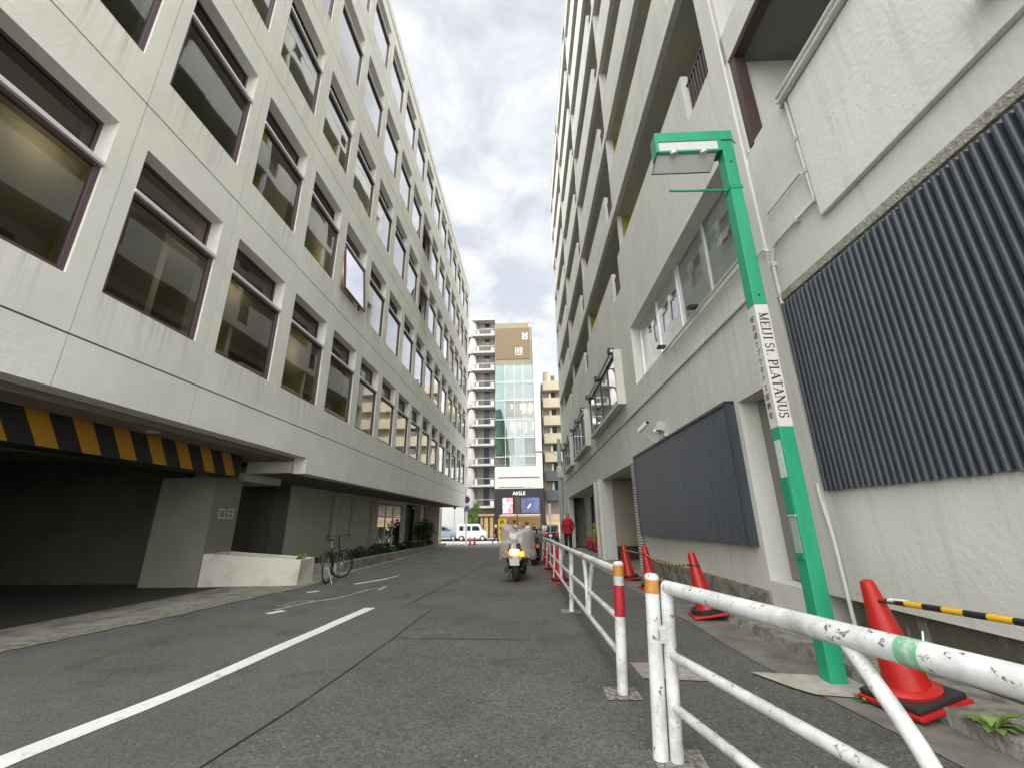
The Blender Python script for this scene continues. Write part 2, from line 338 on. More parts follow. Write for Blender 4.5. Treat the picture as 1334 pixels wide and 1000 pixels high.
M['red_cloth'] = mat('red_jacket_cloth', (.40, .012, .03), .8, var=.2, vscale=8)
M['black_cloth'] = mat('black_cloth', (.014, .014, .018), .9)
M['white_cloth'] = mat('white_cloth', (.75, .75, .74), .85)
M['shoe'] = mat('shoe', (.03, .03, .03), .5)
M['car_white'] = mat('white_car_paint', (.78, .78, .77), .25, coat=.6)
M['car_black'] = mat('black_car_paint', (.012, .012, .014), .2, coat=.8)
M['car_blue'] = mat('pale_blue_car_paint', (.30, .38, .48), .25, coat=.6)
M['car_glass'] = mat('car_glass', (.02, .025, .028), .08, spec=.8)
M['tail'] = mat('tail_light', (.5, .02, .02), .3)
M['amber_lit'] = mat('lit_amber_lamp', (.8, .3, .02), .4, emit=(1.0, .30, .02), estr=.42)
M['tail_lit'] = mat('lit_tail_lamp', (.9, .6, .3), .4, emit=(1.0, .55, .14), estr=.75)
M['glow_shop'] = mat('shop_glow', (.40, .30, .16), .8, emit=(1.0, .66, .30), estr=.065)

def piece_tone(m, amt):
    t = m.node_tree; b = t.nodes['Principled BSDF']; src = b.inputs['Base Color'].links[0].from_socket
    oi = N(t, 'ShaderNodeObjectInfo'); mr = N(t, 'ShaderNodeMapRange'); mr.inputs['To Min'].default_value = 1 - amt; mr.inputs['To Max'].default_value = 1 + amt * .5
    t.links.new(oi.outputs['Random'], mr.inputs['Value']); mx = N(t, 'ShaderNodeMix', data_type='RGBA', blend_type='MULTIPLY'); mx.inputs['Factor'].default_value = 1
    t.links.new(src, mx.inputs['A']); t.links.new(mr.outputs[0], mx.inputs['B']); t.links.new(mx.outputs['Result'], b.inputs['Base Color'])
def sill_drips(m, y0, y1, z0, z1, col, amt):
    t = m.node_tree; b = t.nodes['Principled BSDF']; src = b.inputs['Base Color'].links[0].from_socket
    tc_ = N(t, 'ShaderNodeTexCoord'); sp = N(t, 'ShaderNodeSeparateXYZ'); t.links.new(tc_.outputs['Object'], sp.inputs[0])
    def rng(sock, a, b_, c, d):
        q = N(t, 'ShaderNodeMapRange', clamp=True); q.inputs['From Min'].default_value = a; q.inputs['From Max'].default_value = b_; q.inputs['To Min'].default_value = c; q.inputs['To Max'].default_value = d; t.links.new(sock, q.inputs['Value']); return q.outputs[0]
    def mul(a, b_):
        q = N(t, 'ShaderNodeMath', operation='MULTIPLY'); t.links.new(a, q.inputs[0]); t.links.new(b_, q.inputs[1]); return q.outputs[0]
    f = mul(mul(rng(sp.outputs['Y'], y0 - .06, y0 + .04, 0, 1), rng(sp.outputs['Y'], y1 - .04, y1 + .06, 1, 0)), mul(rng(sp.outputs['Z'], z0, z1, .15, 1), rng(sp.outputs['Z'], z1, z1 + .01, 1, 0)))
    g = N(t, 'ShaderNodeNewGeometry'); mp = N(t, 'ShaderNodeMapping'); mp.inputs['Scale'].default_value = (14, 14, .5); t.links.new(g.outputs['Position'], mp.inputs[0])
    n = N(t, 'ShaderNodeTexNoise'); n.inputs['Scale'].default_value = 1.0; n.inputs['Detail'].default_value = 5; t.links.new(mp.outputs[0], n.inputs['Vector'])
    f = mul(f, rng(n.outputs[0], .48, .68, 0, amt)); mx = N(t, 'ShaderNodeMix', data_type='RGBA'); t.links.new(f, mx.inputs['Factor']); t.links.new(src, mx.inputs['A']); mx.inputs['B'].default_value = (*col, 1); t.links.new(mx.outputs['Result'], b.inputs['Base Color'])
piece_tone(M['stucco'], .045); sill_drips(M['stucco'], .20, 1.75, .02, .66, (.42, .41, .35), .55)
piece_tone(M['navy'], .16)
# translucent plastic sheet
def film(name):
    m = bpy.data.materials.new(name); m.use_nodes = True; t = m.node_tree; t.nodes.clear()
    o = N(t, 'ShaderNodeOutputMaterial'); tr = N(t, 'ShaderNodeBsdfTransparent'); df = N(t, 'ShaderNodeBsdfDiffuse'); gl = N(t, 'ShaderNodeBsdfGlossy'); m1 = N(t, 'ShaderNodeMixShader'); m2 = N(t, 'ShaderNodeMixShader')
    df.inputs[0].default_value = (.62, .60, .57, 1); gl.inputs['Roughness'].default_value = .25; m1.inputs[0].default_value = .48; m2.inputs[0].default_value = .10
    t.links.new(tr.outputs[0], m1.inputs[1]); t.links.new(df.outputs[0], m1.inputs[2]); t.links.new(m1.outputs[0], m2.inputs[1]); t.links.new(gl.outputs[0], m2.inputs[2]); t.links.new(m2.outputs[0], o.inputs[0])
    return m
M['film'] = film('clear_plastic_sheet')

# ------------------------------------------------------------------ ground, road, kerbs
def lerp_fn(pts):
    def f(y):
        if y <= pts[0][0]: return pts[0][1]
        for (a, b), (c, d) in zip(pts, pts[1:]):
            if y <= c: return b + (d - b) * (y - a) / (c - a)
        return pts[-1][1]
    return f
def K(v): return (lambda y: v) if not callable(v) else v
def sheet(name, xl, xr, y0, y1, dz, m, parent=None, step=0.5, nx=1, jitter=0.0):
    mb = MB(); xl, xr = K(xl), K(xr); n = max(1, int(math.ceil((y1 - y0) / step)))
    rnd = random.Random(name)
    for i in range(n + 1):
        y = y0 + (y1 - y0) * i / n; jl, jr = rnd.uniform(-jitter, jitter), rnd.uniform(-jitter, jitter)
        for k in range(nx + 1): mb.v.append((xl(y) + jl + (xr(y) + jr - xl(y) - jl) * k / nx, y, gz(y) + dz))
    for i in range(n):
        for k in range(nx): a = i * (nx + 1) + k; mb.f.append((a, a + 1, a + nx + 2, a + nx + 1))
    return mb.build(name, m, parent)
def block(mb, xl, xr, y0, y1, zb, zt, step=2.0):      # a low block following the slope
    xl, xr = K(xl), K(xr); n = max(1, int(math.ceil((y1 - y0) / step)))
    for i in range(n):
        a, b = y0 + (y1 - y0) * i / n, y0 + (y1 - y0) * (i + 1) / n
        mb.hexa([(xl(a), a, gz(a) + zb), (xr(a), a, gz(a) + zb), (xr(b), b, gz(b) + zb), (xl(b), b, gz(b) + zb)],
                [(xl(a), a, gz(a) + zt), (xr(a), a, gz(a) + zt), (xr(b), b, gz(b) + zt), (xl(b), b, gz(b) + zt)])
    return mb

mb = MB(); ys = [-80, -40, -20, -8, -3] + [i * 1.0 for i in range(0, 46)] + [60, 90, 140, 220, 400, 700]
for y in ys: mb.v += [(-300, y, gz(y)), (300, y, gz(y))]
for i in range(len(ys) - 1): mb.f.append((2 * i, 2 * i + 1, 2 * i + 3, 2 * i + 2))
tag(mb.build('ground', M['asph_old']), kind='structure')
edgeL = lerp_fn([(-8, -5.3), (4.3, -4.96), (6.2, -4.70), (7.7, -4.58), (8.6, -4.45), (11, -4.75), (12.6, -4.86), (16.5, -5.05), (25.7, -5.75), (36, -6.7)])
seamx = lerp_fn([(-8, -2.2), (2.5, -1.56), (3.2, -1.48), (4.75, -1.42), (6.4, -1.39), (6.5, -1.85), (7.2, -1.80), (12, -1.55), (20, -1.3)])
tag(sheet('road', edgeL, seamx, -8, 20, .004, M['asph_new'], step=.35), kind='structure')
sm = MB()
def ribbon(mb, pts, wd, dz):
    for (xa, ya), (xb, yb) in zip(pts, pts[1:]):
        d = Vector((xb - xa, yb - ya)).normalized(); n = Vector((-d.y, d.x)) * wd / 2; k = max(1, int(abs(yb - ya) / .5))
        for i in range(k):
            p = Vector((xa, ya)).lerp(Vector((xb, yb)), i / k); q = Vector((xa, ya)).lerp(Vector((xb, yb)), (i + 1) / k)
            mb.quad((p.x - n.x, p.y - n.y, gz(p.y) + dz), (q.x - n.x, q.y - n.y, gz(q.y) + dz), (q.x + n.x, q.y + n.y, gz(q.y) + dz), (p.x + n.x, p.y + n.y, gz(p.y) + dz))
sj = [(seamx(y) + random.uniform(-.012, .012), y) for y in [-3, 0, 1, 2, 2.5, 3, 3.4, 3.9, 4.3, 4.75, 5.2, 5.6, 6, 6.4, 6.5, 7.2, 8, 9, 10.5, 12, 14, 16, 20]]
ribbon(sm, sj, .010, .007)
ribbon(sm, [(-1.41, 4.79), (-.9, 4.77), (-.5, 4.76), (-.05, 4.71)], .016, .006)
tag(sm.build('road_joint', M['seam']), kind='structure')
tag(sheet('road_patch', 0.2, 1.75, 1.2, 11, .004, M['asph_dark'], nx=2), kind='structure') if False else None
# white edge line and the faded paint beyond it
l1 = lerp_fn([(-4, -3.05), (2.43, -2.66), (3.2, -2.52), (6.55, -2.36)]); l2 = lerp_fn([(-4, -2.90), (2.43, -2.49), (3.2, -2.37), (6.55, -2.21)])
tag(sheet('road_marking', l1, l2, -4, 6.52, .008, M['road_paint'], step=.3, jitter=.006), kind='structure')
mk = MB(); ribbon(mk, [(-3.62, 9.28), (-3.27, 10.25)], .09, .008); ribbon(mk, [(-4.0, 8.11), (-3.88, 8.28)], .11, .008); ribbon(mk, [(-3.52, 6.12), (-3.42, 6.34)], .12, .008); ribbon(mk, [(-3.3, 10.2), (-3.2, 10.9)], .05, .008)
tag(mk.build('road_marking', M['road_paint']), kind='structure')
mk = MB(); ribbon(mk, [(-3.58, 6.4), (-3.46, 6.9), (-3.36, 7.15), (-3.15, 7.45)], .10, .008); ribbon(mk, [(-3.15, 7.45), (-3.08, 7.9), (-3.0, 8.5), (-2.82, 8.7)], .075, .0085); ribbon(mk, [(-3.72, 6.85), (-3.62, 7.15), (-3.42, 7.2)], .06, .008); ribbon(mk, [(-2.78, 8.3), (-2.86, 8.95)], .08, .0092); ribbon(mk, [(-3.75, 6.7), (-3.5, 6.75)], .05, .009)
tag(mk.build('road_marking', M['road_faded']), kind='structure')
# faded white guide panel on the pavement beside the fence
gm = MB(); gm.quad((.78, 3.6, gz(3.6) + .006), (1.34, 3.52, gz(3.5) + .006), (1.31, 3.92, gz(3.9) + .006), (.77, 3.98, gz(4) + .006))
M['sheet_print'] = worn_paint('worn_pavement_sticker', (.42, .38, .38), (.24, .20, .20), scale=22, lo=.38, hi=.62)
tag(gm.build('pavement_marking', M['sheet_print']), kind='structure')
# paved cross street: pale band at the junction
tag(sheet('crossing', -9, 2.0, 43.5, 45.6, .006, M['road_faded'], step=.5), kind='structure')
M['pave'] = mat('pale_paving', (.46, .45, .42), .9, var=.15, vscale=3)
tag(sheet('pavement', -60, 60, 53, 56.5, .12, M['pave'], step=3.5), kind='structure')
tag(sheet('crossing', -12, 1.0, 45.8, 50, .006, M['pave'], step=2.0), kind='structure')

# right edge: gutter, rough kerb, apron at the garage
tag(sheet('gutter', lerp_fn([(-4, 1.86), (2.4, 1.93), (3.9, 1.78), (10.6, 1.72)]), 2.22, -4, 10.6, .005, M['gutter'], step=.3, jitter=.012), kind='structure')
kb = tag(bpy.data.objects.new('kerb', None), kind='structure'); C.objects.link(kb)
y = -3.0; rk = random.Random(3)
while y < 10.4:
    ln = rk.uniform(.55, .64); b = MB(); j = lambda a: rk.uniform(-a, a)
    a_, c_ = y + .008, min(y + ln - .008, 10.55)
    b.hexa([(2.22 + j(.012), a_, gz(a_) - .02), (2.44, a_, gz(a_) - .02), (2.44, c_, gz(c_) - .02), (2.22 + j(.012), c_, gz(c_) - .02)],
           [(2.25 + j(.012), a_, gz(a_) + .085 + j(.012)), (2.43, a_, gz(a_) + .10 + j(.012)), (2.43, c_, gz(c_) + .10 + j(.012)), (2.25 + j(.012), c_, gz(c_) + .085 + j(.012))])
    b.build('kerb_stone', M['kerb'], kb, bevel=.012); y += ln
tag(block(MB(), 2.44, 2.78, -3, 10.55, -.02, .055, 1.0).build('wall_footing', M['kerb']), kind='structure')
tag(sheet('garage_apron', 1.78, 9.0, 10.62, 17.3, .012, M['apron'], step=.5), kind='structure')
tag(sheet('footway', 1.9, 9.0, 17.3, 31, .012, M['apron'], step=1), kind='structure')
# left edge: driveway apron
M['gravel_edge'] = mat('pebbly_road_edge', (.26, .25, .21), .95, dark=(.10, .095, .07), vscale=16, darkpos=(.44, .62), bump=1.0, bscale=60)
tag(sheet('road_edging', lambda y: edgeL(y) - .30, lambda y: edgeL(y) + .03, -6, 9.2, .012, M['gravel_edge'], step=.12, jitter=.045), kind='structure')
tag(sheet('driveway_apron', -7.0, lambda y: edgeL(y) + .02, -6, 11.4, .008, M['apron'], step=.25, jitter=.03), kind='structure')
M['gfloor_shade'] = mat('garage_floor', (.04, .039, .034), .85, var=.3, vscale=2)  # near-black because the interior's shade is painted into the floor colour
tag(sheet('garage_floor', -16, -6.1, -6, 8.9, .010, M['gfloor_shade'], step=1), kind='structure')
tag(sheet('footway', -7.4, lambda y: edgeL(y) + .02, 11.4, 38, .006, M['apron'], step=.5, jitter=.02), kind='structure')

# ------------------------------------------------------------------ left: office building
def wall_grid(mb, sg, s0, s1, z0, z1, holes, o=0.0, t=0.2):
    """facade wall in building coordinates with rectangular openings and their reveals"""
    S = sorted({s0, s1, *[h[0] for h in holes], *[h[1] for h in holes]}); Z = sorted({z0, z1, *[h[2] for h in holes], *[h[3] for h in holes]})
    S = [a for a in S if s0 <= a <= s1]; Z = [a for a in Z if z0 <= a <= z1]
    for i in range(len(S) - 1):
        for k in range(len(Z) - 1):
            cs, cz = (S[i] + S[i + 1]) / 2, (Z[k] + Z[k + 1]) / 2
            if any(h[0] < cs < h[1] and h[2] < cz < h[3] for h in holes): continue
            mb.quad((sg * o, S[i], Z[k]), (sg * o, S[i + 1], Z[k]), (sg * o, S[i + 1], Z[k + 1]), (sg * o, S[i], Z[k + 1]))
    a, b = sg * o, sg * (o - t)
    for h0, h1, v0, v1 in holes:
        mb.quad((a, h0, v0), (b, h0, v0), (b, h0, v1), (a, h0, v1)); mb.quad((a, h1, v0), (b, h1, v0), (b, h1, v1), (a, h1, v1))
        mb.quad((a, h0, v0), (b, h0, v0), (b, h1, v0), (a, h1, v0)); mb.quad((a, h0, v1), (b, h0, v1), (b, h1, v1), (a, h1, v1))
    mb.quad((a, s0, z0), (b, s0, z0), (b, s0, z1), (a, s0, z1)); mb.quad((a, s1, z0), (b, s1, z0), (b, s1, z1), (a, s1, z1))
    mb.quad((a, s0, z0), (b, s0, z0), (b, s1, z0), (a, s1, z0)); mb.quad((a, s0, z1), (b, s0, z1), (b, s1, z1), (a, s1, z1))

off = thing('office_building', 'off-white office building of square deep-set windows over an open garage', 'building', (-5.36, 0, 0), -0.005)
PW, PH, S0, Z0 = 1.985, 3.585, 4.28, 3.2
KS = list(range(-3, 15)); gs, gzv = .007, .012
WB, LG, WT = .66, 2.25, 2.96           # window bottom, transom ledge, window top within a panel
p = MB(); wall_grid(p, 1, gs, PW - gs, gzv, PH - gzv, [(.20, 1.75, WB, WT)], 0, .30); panel_mesh = p.mesh('facade_panel', M['stucco'])
wf = MB()
for (a, b, c, d) in ((.20, .255, WB, LG - .03), (1.695, 1.75, WB, LG - .03), (.255, 1.695, WB, WB + .055), (.255, 1.695, LG - .075, LG - .03)): wf.box(-.105, -.035, a, b, c, d)
for (a, b, c, d) in ((.20, .235, LG + .03, WT), (1.715, 1.75, LG + .03, WT), (.235, 1.715, WT - .04, WT)): wf.box(-.27, -.22, a, b, c, d)
frame_mesh = wf.mesh('window_frame', M['brown'])
lg = MB().box(-.27, .015, .195, 1.755, LG - .03, LG + .03); ledge_mesh = lg.mesh('window_ledge', M['alu_w'], bevel=.006)
gp = MB(); gp.quad((-.07, .255, WB + .055), (-.07, 1.695, WB + .055), (-.07, 1.695, LG - .075), (-.07, .255, LG - .075)); pane_mesh = gp.mesh('pane', M['glass'])
gt = MB(); gt.quad((-.245, .235, LG + .03), (-.245, 1.715, LG + .03), (-.245, 1.715, WT - .04), (-.245, .235, WT - .04)); transom_mesh = gt.mesh('transom_pane', M['glass_d'])
bl_meshes = []
for hgt in (.35, .55, .8, 1.1):
    q = MB(); q.quad((-.30, .27, LG - .08 - hgt), (-.30, 1.68, LG - .08 - hgt), (-.30, 1.68, LG - .05), (-.30, .27, LG - .05)); bl_meshes.append(q.mesh('blind', M['blind']))
rb = random.Random(11)
OPEN = {(1, 3): .10, (3, 7): .34, (2, 7): .42}      # (row, column): how far the sash stands open
for r_ in range(5):
    for k in KS:
        y0, z0 = S0 + PW * k, Z0 + PH * r_
        link('facade_panel', panel_mesh, off, (0, y0, z0))
        wobj = None
        if (r_, k) in OPEN:
            # a top-hung sash pushed out at the bottom
            a = OPEN[(r_, k)]
            fr_ = MB()
            for (u0, u1, c, d) in ((.20, .25, WB, LG - .03), (1.70, 1.75, WB, LG - .03)): fr_.box(-.105, -.06, u0, u1, c, d)
            wobj = fr_.build('window', M['brown'], off, loc=(0, y0, z0))
            sh = MB(); hh = LG - .06 - WB
            for (u0, u1, c, d) in ((.21, .27, -hh, 0), (1.68, 1.74, -hh, 0), (.27, 1.68, -hh, -hh + .06), (.27, 1.68, -.06, 0)): sh.box(-.02, .03, u0, u1, c, d)
            so_ = sh.build('sash', M['brown'], wobj, loc=(-.03, 0, LG - .04)); so_.rotation_euler = (0, -a, 0)
            gq = MB(); gq.quad((.005, .27, -hh + .06), (.005, 1.68, -hh + .06), (.005, 1.68, -.06), (.005, .27, -.06))
            po = gq.build('pane', M['glass'], wobj, loc=(-.03, 0, LG - .04)); po.rotation_euler = (0, -a, 0)
        else:
            wobj = link('window', frame_mesh, off, (0, y0, z0)); link('pane', pane_mesh, wobj)
        link('ledge', ledge_mesh, wobj); link('transom_pane', transom_mesh, wobj)
        if rb.random() < (.45 if r_ < 2 else .6) and (r_, k) not in ((0, -1), (0, 1), (0, 2), (1, 2), (1, 3), (0, 5)): link('blind', rb.choice(bl_meshes), wobj)
M['frost'] = bpy.data.materials.new('frosted_sheet'); M['frost'].use_nodes = True; ft = M['frost'].node_tree; ft.nodes.clear()
fo, ftl, fdf, fmx = N(ft, 'ShaderNodeOutputMaterial'), N(ft, 'ShaderNodeBsdfTranslucent'), N(ft, 'ShaderNodeBsdfDiffuse'), N(ft, 'ShaderNodeMixShader')
ftl.inputs[0].default_value = (.52, .50, .44, 1); fdf.inputs[0].default_value = (.14, .138, .12, 1); fmx.inputs[0].default_value = .25
ft.links.new(ftl.outputs[0], fmx.inputs[1]); ft.links.new(fdf.outputs[0], fmx.inputs[2]); ft.links.new(fmx.outputs[0], fo.inputs[0])
M['warm_globe'] = mat('warm_globe', (1, .9, .7), .5, emit=(1.0, .86, .62), estr=4.0)
for (r_, k, ls_, lz_) in ((0, -1, 3.55, 5.30), (0, 1, 6.86, 5.40), (0, 2, 9.15, 5.0), (1, 2, 9.75, 8.15), (1, 3, 11.08, 8.55), (0, 5, 15.6, 5.0)):
    y0, z0 = S0 + PW * k, Z0 + PH * r_
    MB().box(-.315, -.305, y0 + .02, y0 + 1.96, z0 + .35, z0 + 3.05).build('frosted_screen', M['frost'], off)
    MB().lathe([(0, -.15), (.11, -.10), (.15, 0), (.11, .10), (0, .15)], 12, (-.66, ls_, lz_)).build('globe_lamp', M['warm_globe'], off, smooth=True)
# the row of blank panels under the windows
for k in KS:
    y0 = S0 + PW * k; zb = 2.56 if k < 2 else 2.2
    if k == 2:
        mbp = MB(); mbp.box(-.30, 0, gs, 1.66 - 0, 2.56, Z0 - gzv); mbp.box(-.30, 0, 1.66, PW - gs, 2.2, Z0 - gzv)
        mbp.build('fascia_panel', M['stucco'], off, loc=(0, y0, 0))
    else: MB().box(-.30, 0, gs, PW - gs, zb, Z0 - gzv).build('fascia_panel', M['stucco'], off, loc=(0, y0, 0))
YE = S0 + PW * 15; YS = S0 + PW * KS[0]; ZT = Z0 + PH * 5
b = MB(); b.box(-.30, .0, YE + gs, YE + .55, 2.2, ZT); b.build('corner_pier', M['stucco'], off)
b = MB(); b.box(-.35, .03, YS, YE + .56, ZT, 21.55); b.build('parapet', M['stucco'], off)
M['joint'] = mat('dark_joint', (.10, .10, .09), .9)
b = MB()
for r_ in range(6):                                  # sealant behind the joints
    b.box(-.06, -.022, YS, YE, Z0 + PH * r_ - .03, Z0 + PH * r_ + .03)
for k in KS + [15]: b.box(-.06, -.022, S0 + PW * k - .03, S0 + PW * k + .03, 2.58 if k < 3 else 2.22, ZT)
b.build('joint_sealant', M['joint'], off)
b = MB(); b.box(-12, -.31, YE + .30, YE + .55, 2.22, ZT); b.box(-12, -2.3, YE + .30, YE + .55, -1.2, 2.2); b.box(-12, -.31, YS, YS + .2, 2.5, ZT); b.box(-12.2, -12, YS, YE + .5, -1, ZT); b.build('end_wall', M['stucco'], off)
b = MB(); b.box(-12, -.2, YS, YE + .5, 21.2, 21.4); b.build('roof', M['apron'], off)
rc, rw, rp = MB(), MB(), MB(); lt = MB()
for r_ in range(5):
    z0 = Z0 + PH * r_
    rc.box(-8, -.32, YS + .2, YE + .2, z0 + 3.10, z0 + PH + .25)            # ceiling and slab
    rw.box(-8.1, -8, YS + .2, YE + .2, z0 + .26, z0 + 3.1)
    for k in KS:
        if rb.random() < .30: rp.box(-8, -1.2, S0 + PW * k - .06, S0 + PW * k + .06, z0 + .26, z0 + 3.1)
        if r_ < 2 and k in (-2, 4, 8): lt.box(-2.3, -2.05, S0 + PW * k + .4, S0 + PW * k + 1.6, z0 + 3.06, z0 + 3.095)
rc.box(-8, -.32, YS + .2, YE + .2, 2.9, Z0 + .25)
rc.build('ceiling', M['ceiling'], off); rw.build('back_wall', M['interior'], off); rp.build('partition', M['interior'], off)
lt.build('ceiling_lamp', M['tube_light'], off)
# underside, striped beam, columns and ground floor
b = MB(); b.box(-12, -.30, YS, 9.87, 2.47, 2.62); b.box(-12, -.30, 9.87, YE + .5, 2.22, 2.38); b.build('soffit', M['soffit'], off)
b = MB(); b.box(-1.36, -.301, 9.80, 9.97, 2.215, 2.469); b.build('soffit_step', M['under'], off)
bm_ = MB().box(-1.30, -.85, YS, 8.86, 2.03, 2.47).build('beam', M['haz_k'], off)
y = -1.0
while y < 8.9:                                       # slanted yellow stripes, 3 mm proud
    q = MB(); ya, yb_ = y, y + .27; dz_ = .26
    pts = [(ya, 2.465), (yb_, 2.465), (yb_ + dz_, 2.035), (ya + dz_, 2.035)]
    if yb_ + dz_ < 8.86: q.prism([(u, v) for u, v in pts], 0, -.851, -.846); q.build('stripe', M['haz_y'], off)
    y += .575
col = MB().box(-2.58, -1.37, 8.94, 9.78, -.2, 2.04).build('column', M['column'], off)
col2 = MB().box(-2.58, -1.37, 9.78, 11.3, 2.04, 2.22).build('lintel', M['under'], off)
mt = Matrix.Translation((-1.37 + .002, 9.42, 1.28)) @ Matrix.Rotation(R(90), 4, 'Z') @ Matrix.Rotation(R(90), 4, 'X')
text_mesh('lettering', '\u53e3\u65e5', .27, M['band'], col, mt, .001)
M['lamp_disc'] = mat('downlight', (.5, .5, .46), .5)
for yy_ in (6.3, 2.6): MB().lathe([(0, 2.455), (.09, 2.455), (.10, 2.468)], 18, (-.58, yy_, 0)).build('downlight', M['lamp_disc'], off)
MB().lathe([(0, 2.455), (.10, 2.455), (.11, 2.468)], 18, (-2.8, 5.2, 0)).build('downlight', M['lamp_disc'], off)
# garage back and side walls, entrance recess, slotted wall
b = MB(); b.box(-8.4, -8.2, YS, 11.2, -.3, 2.47); b.box(-8.2, -2.6, YS - .2, YS, -.3, 2.47); b.build('garage_wall', M['dark_room'], off)  # near-black wall colour holds the shade of the deep garage
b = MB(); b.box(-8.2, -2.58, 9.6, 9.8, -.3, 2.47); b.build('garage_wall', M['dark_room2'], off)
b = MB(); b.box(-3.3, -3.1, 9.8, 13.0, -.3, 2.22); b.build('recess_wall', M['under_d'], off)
wl = MB(); wall_grid(wl, 1, 13.0, 35.2, -1.0, 2.22, [(15.85, 16.42, .45, 2.1), (17.6, 18.25, .45, 2.1), (19.75, 20.6, -.2, 2.1), (20.85, 25.05, -.1, 2.1), (25.4, 28.9, -.7, 2.15)], -2.05, .45)
wl.build('ground_floor_wall', M['under'], off)
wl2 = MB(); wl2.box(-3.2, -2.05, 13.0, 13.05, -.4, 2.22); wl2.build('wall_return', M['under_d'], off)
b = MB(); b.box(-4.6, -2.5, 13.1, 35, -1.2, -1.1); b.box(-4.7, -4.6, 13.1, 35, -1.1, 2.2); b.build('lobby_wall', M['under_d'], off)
def sash_window(parent, sg, s0, s1, z0, z1, o, mf, mg, mull=(), rails=(), fw=.05, name='window', depth=.06):
    f = MB(); x0, x1 = sorted((sg * o, sg * (o - depth)))
    f.box(x0, x1, s0, s0 + fw, z0, z1); f.box(x0, x1, s1 - fw, s1, z0, z1); f.box(x0, x1, s0 + fw, s1 - fw, z0, z0 + fw); f.box(x0, x1, s0 + fw, s1 - fw, z1 - fw, z1)
    for m_ in mull: f.box(x0 + .004, x1 - .004, m_ - fw * .4, m_ + fw * .4, z0 + fw, z1 - fw)
    for m_ in rails: f.box(x0 + .006, x1 - .006, s0 + fw, s1 - fw, m_ - fw * .4, m_ + fw * .4)
    wo_ = f.build(name, mf, parent)
    xs = [s0 + fw] + list(mull) + [s1 - fw]
    for a_, c_ in zip(xs, xs[1:]):
        g_ = MB(); xg = sg * (o - depth / 2); g_.quad((xg, a_, z0 + fw), (xg, c_, z0 + fw), (xg, c_, z1 - fw), (xg, a_, z1 - fw)); g_.build('pane', mg, wo_)
    return wo_
for a_, c_, zz in ((15.85, 16.42, .45), (17.6, 18.25, .45), (19.75, 20.6, -.2)): sash_window(off, 1, a_, c_, zz, 2.1, -2.35, M['alu'], M['glass'])
sash_window(off, 1, 20.85, 25.05, -.1, 2.1, -2.12, M['alu_w'], M['glass'], mull=(22.2, 23.4), rails=(1.38,), fw=.07)
cbx = MB()
rr = random.Random(5)
for i in range(16): cbx.box(-3.3, -3.0, 21 + i * .25, 21 + i * .25 + .18, rr.choice((-.1, .2, .6)), rr.choice((1.2, 1.6, 2.0)))
cbx.build('display', mat('display_goods', (.28, .16, .10), .8, var=.8, vscale=3), off)
dr = MB(); dr.box(-2.75, -2.65, 25.42, 28.88, -.7, 2.15); dr.build('entrance_door', M['black_metal'], off)
MB().box(-2.64, -2.55, 26.5, 27.0, -.6, 1.75).build('door_frame', M['alu_w'], off)
MB().box(-2.04, -1.98, 29.6, 34.4, -.9, 2.15).build('timber_panel', mat('timber_cladding', (.16, .105, .065), .7, var=.3, vscale=2, stretch=(1, 6, .3)), off)
MB().box(-2.35, -2.0, 35.21, 35.5, -1.1, 2.2).build('column', M['offwhite'], off)
# dim things at the back of the garage
pg = MB()
for i in range(3): pg.tube([(-3.2 - i * .16, YS, 2.36), (-3.2 - i * .16, 9.5, 2.36)], .035, 8)
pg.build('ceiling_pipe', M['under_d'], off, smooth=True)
for q in (2.0, 4.6, 7.2): MB().box(-5.1, -4.0, q, q + .10, 2.38, 2.46).build('light_fitting', M['column'], off)
for q in (1.0, 3.6, 6.2): MB().box(-6.6, -6.3, q, q + .3, -.1, 2.47).build('garage_pillar', M['column'], off)
pb = MB(); pb.box(-8.19, -8.15, 5.0, 6.1, .9, 2.0); nb = pb.build('notice_board', mat('notice_board', (.42, .40, .30), .8, var=.3, vscale=4), off)
pb = MB(); pb.box(-8.19, -8.15, 6.25, 7.5, .9, 2.0); pb.build('notice_board', mat('notice_board_b', (.42, .41, .33), .8, var=.25, vscale=6), off)
ct = thing('counter', 'dark reception counter deep in the shaded garage', 'counter', (-10.6, 4.2, gz(4.2) + .01))
MB().box(-.5, .5, -1.6, 2.2, .0, .75).build('base', M['under_d'], ct); MB().box(-.58, .58, -1.7, 2.3, .752, 1.05).build('countertop', M['black_metal'], ct, bevel=.02)

# ------------------------------------------------------------------ right: apartment building
apt = thing('apartment_building', 'weathered grey concrete apartment block with stacked balconies and dark louvred panels', 'building', (2.78, 0, 0), 0.012)
G = -1
def rbox(mb, o0, o1, s0, s1, z0, z1):                # o = metres out from the facade towards the street
    a, b_ = sorted((-o0, -o1)); mb.box(a, b_, s0, s1, z0, z1); return mb
BZ = [9.62 + 2.92 * n for n in range(7)]
FIN = [4.45, 10.5, 16.8, 23.1, 29.4]
SE = 31.1
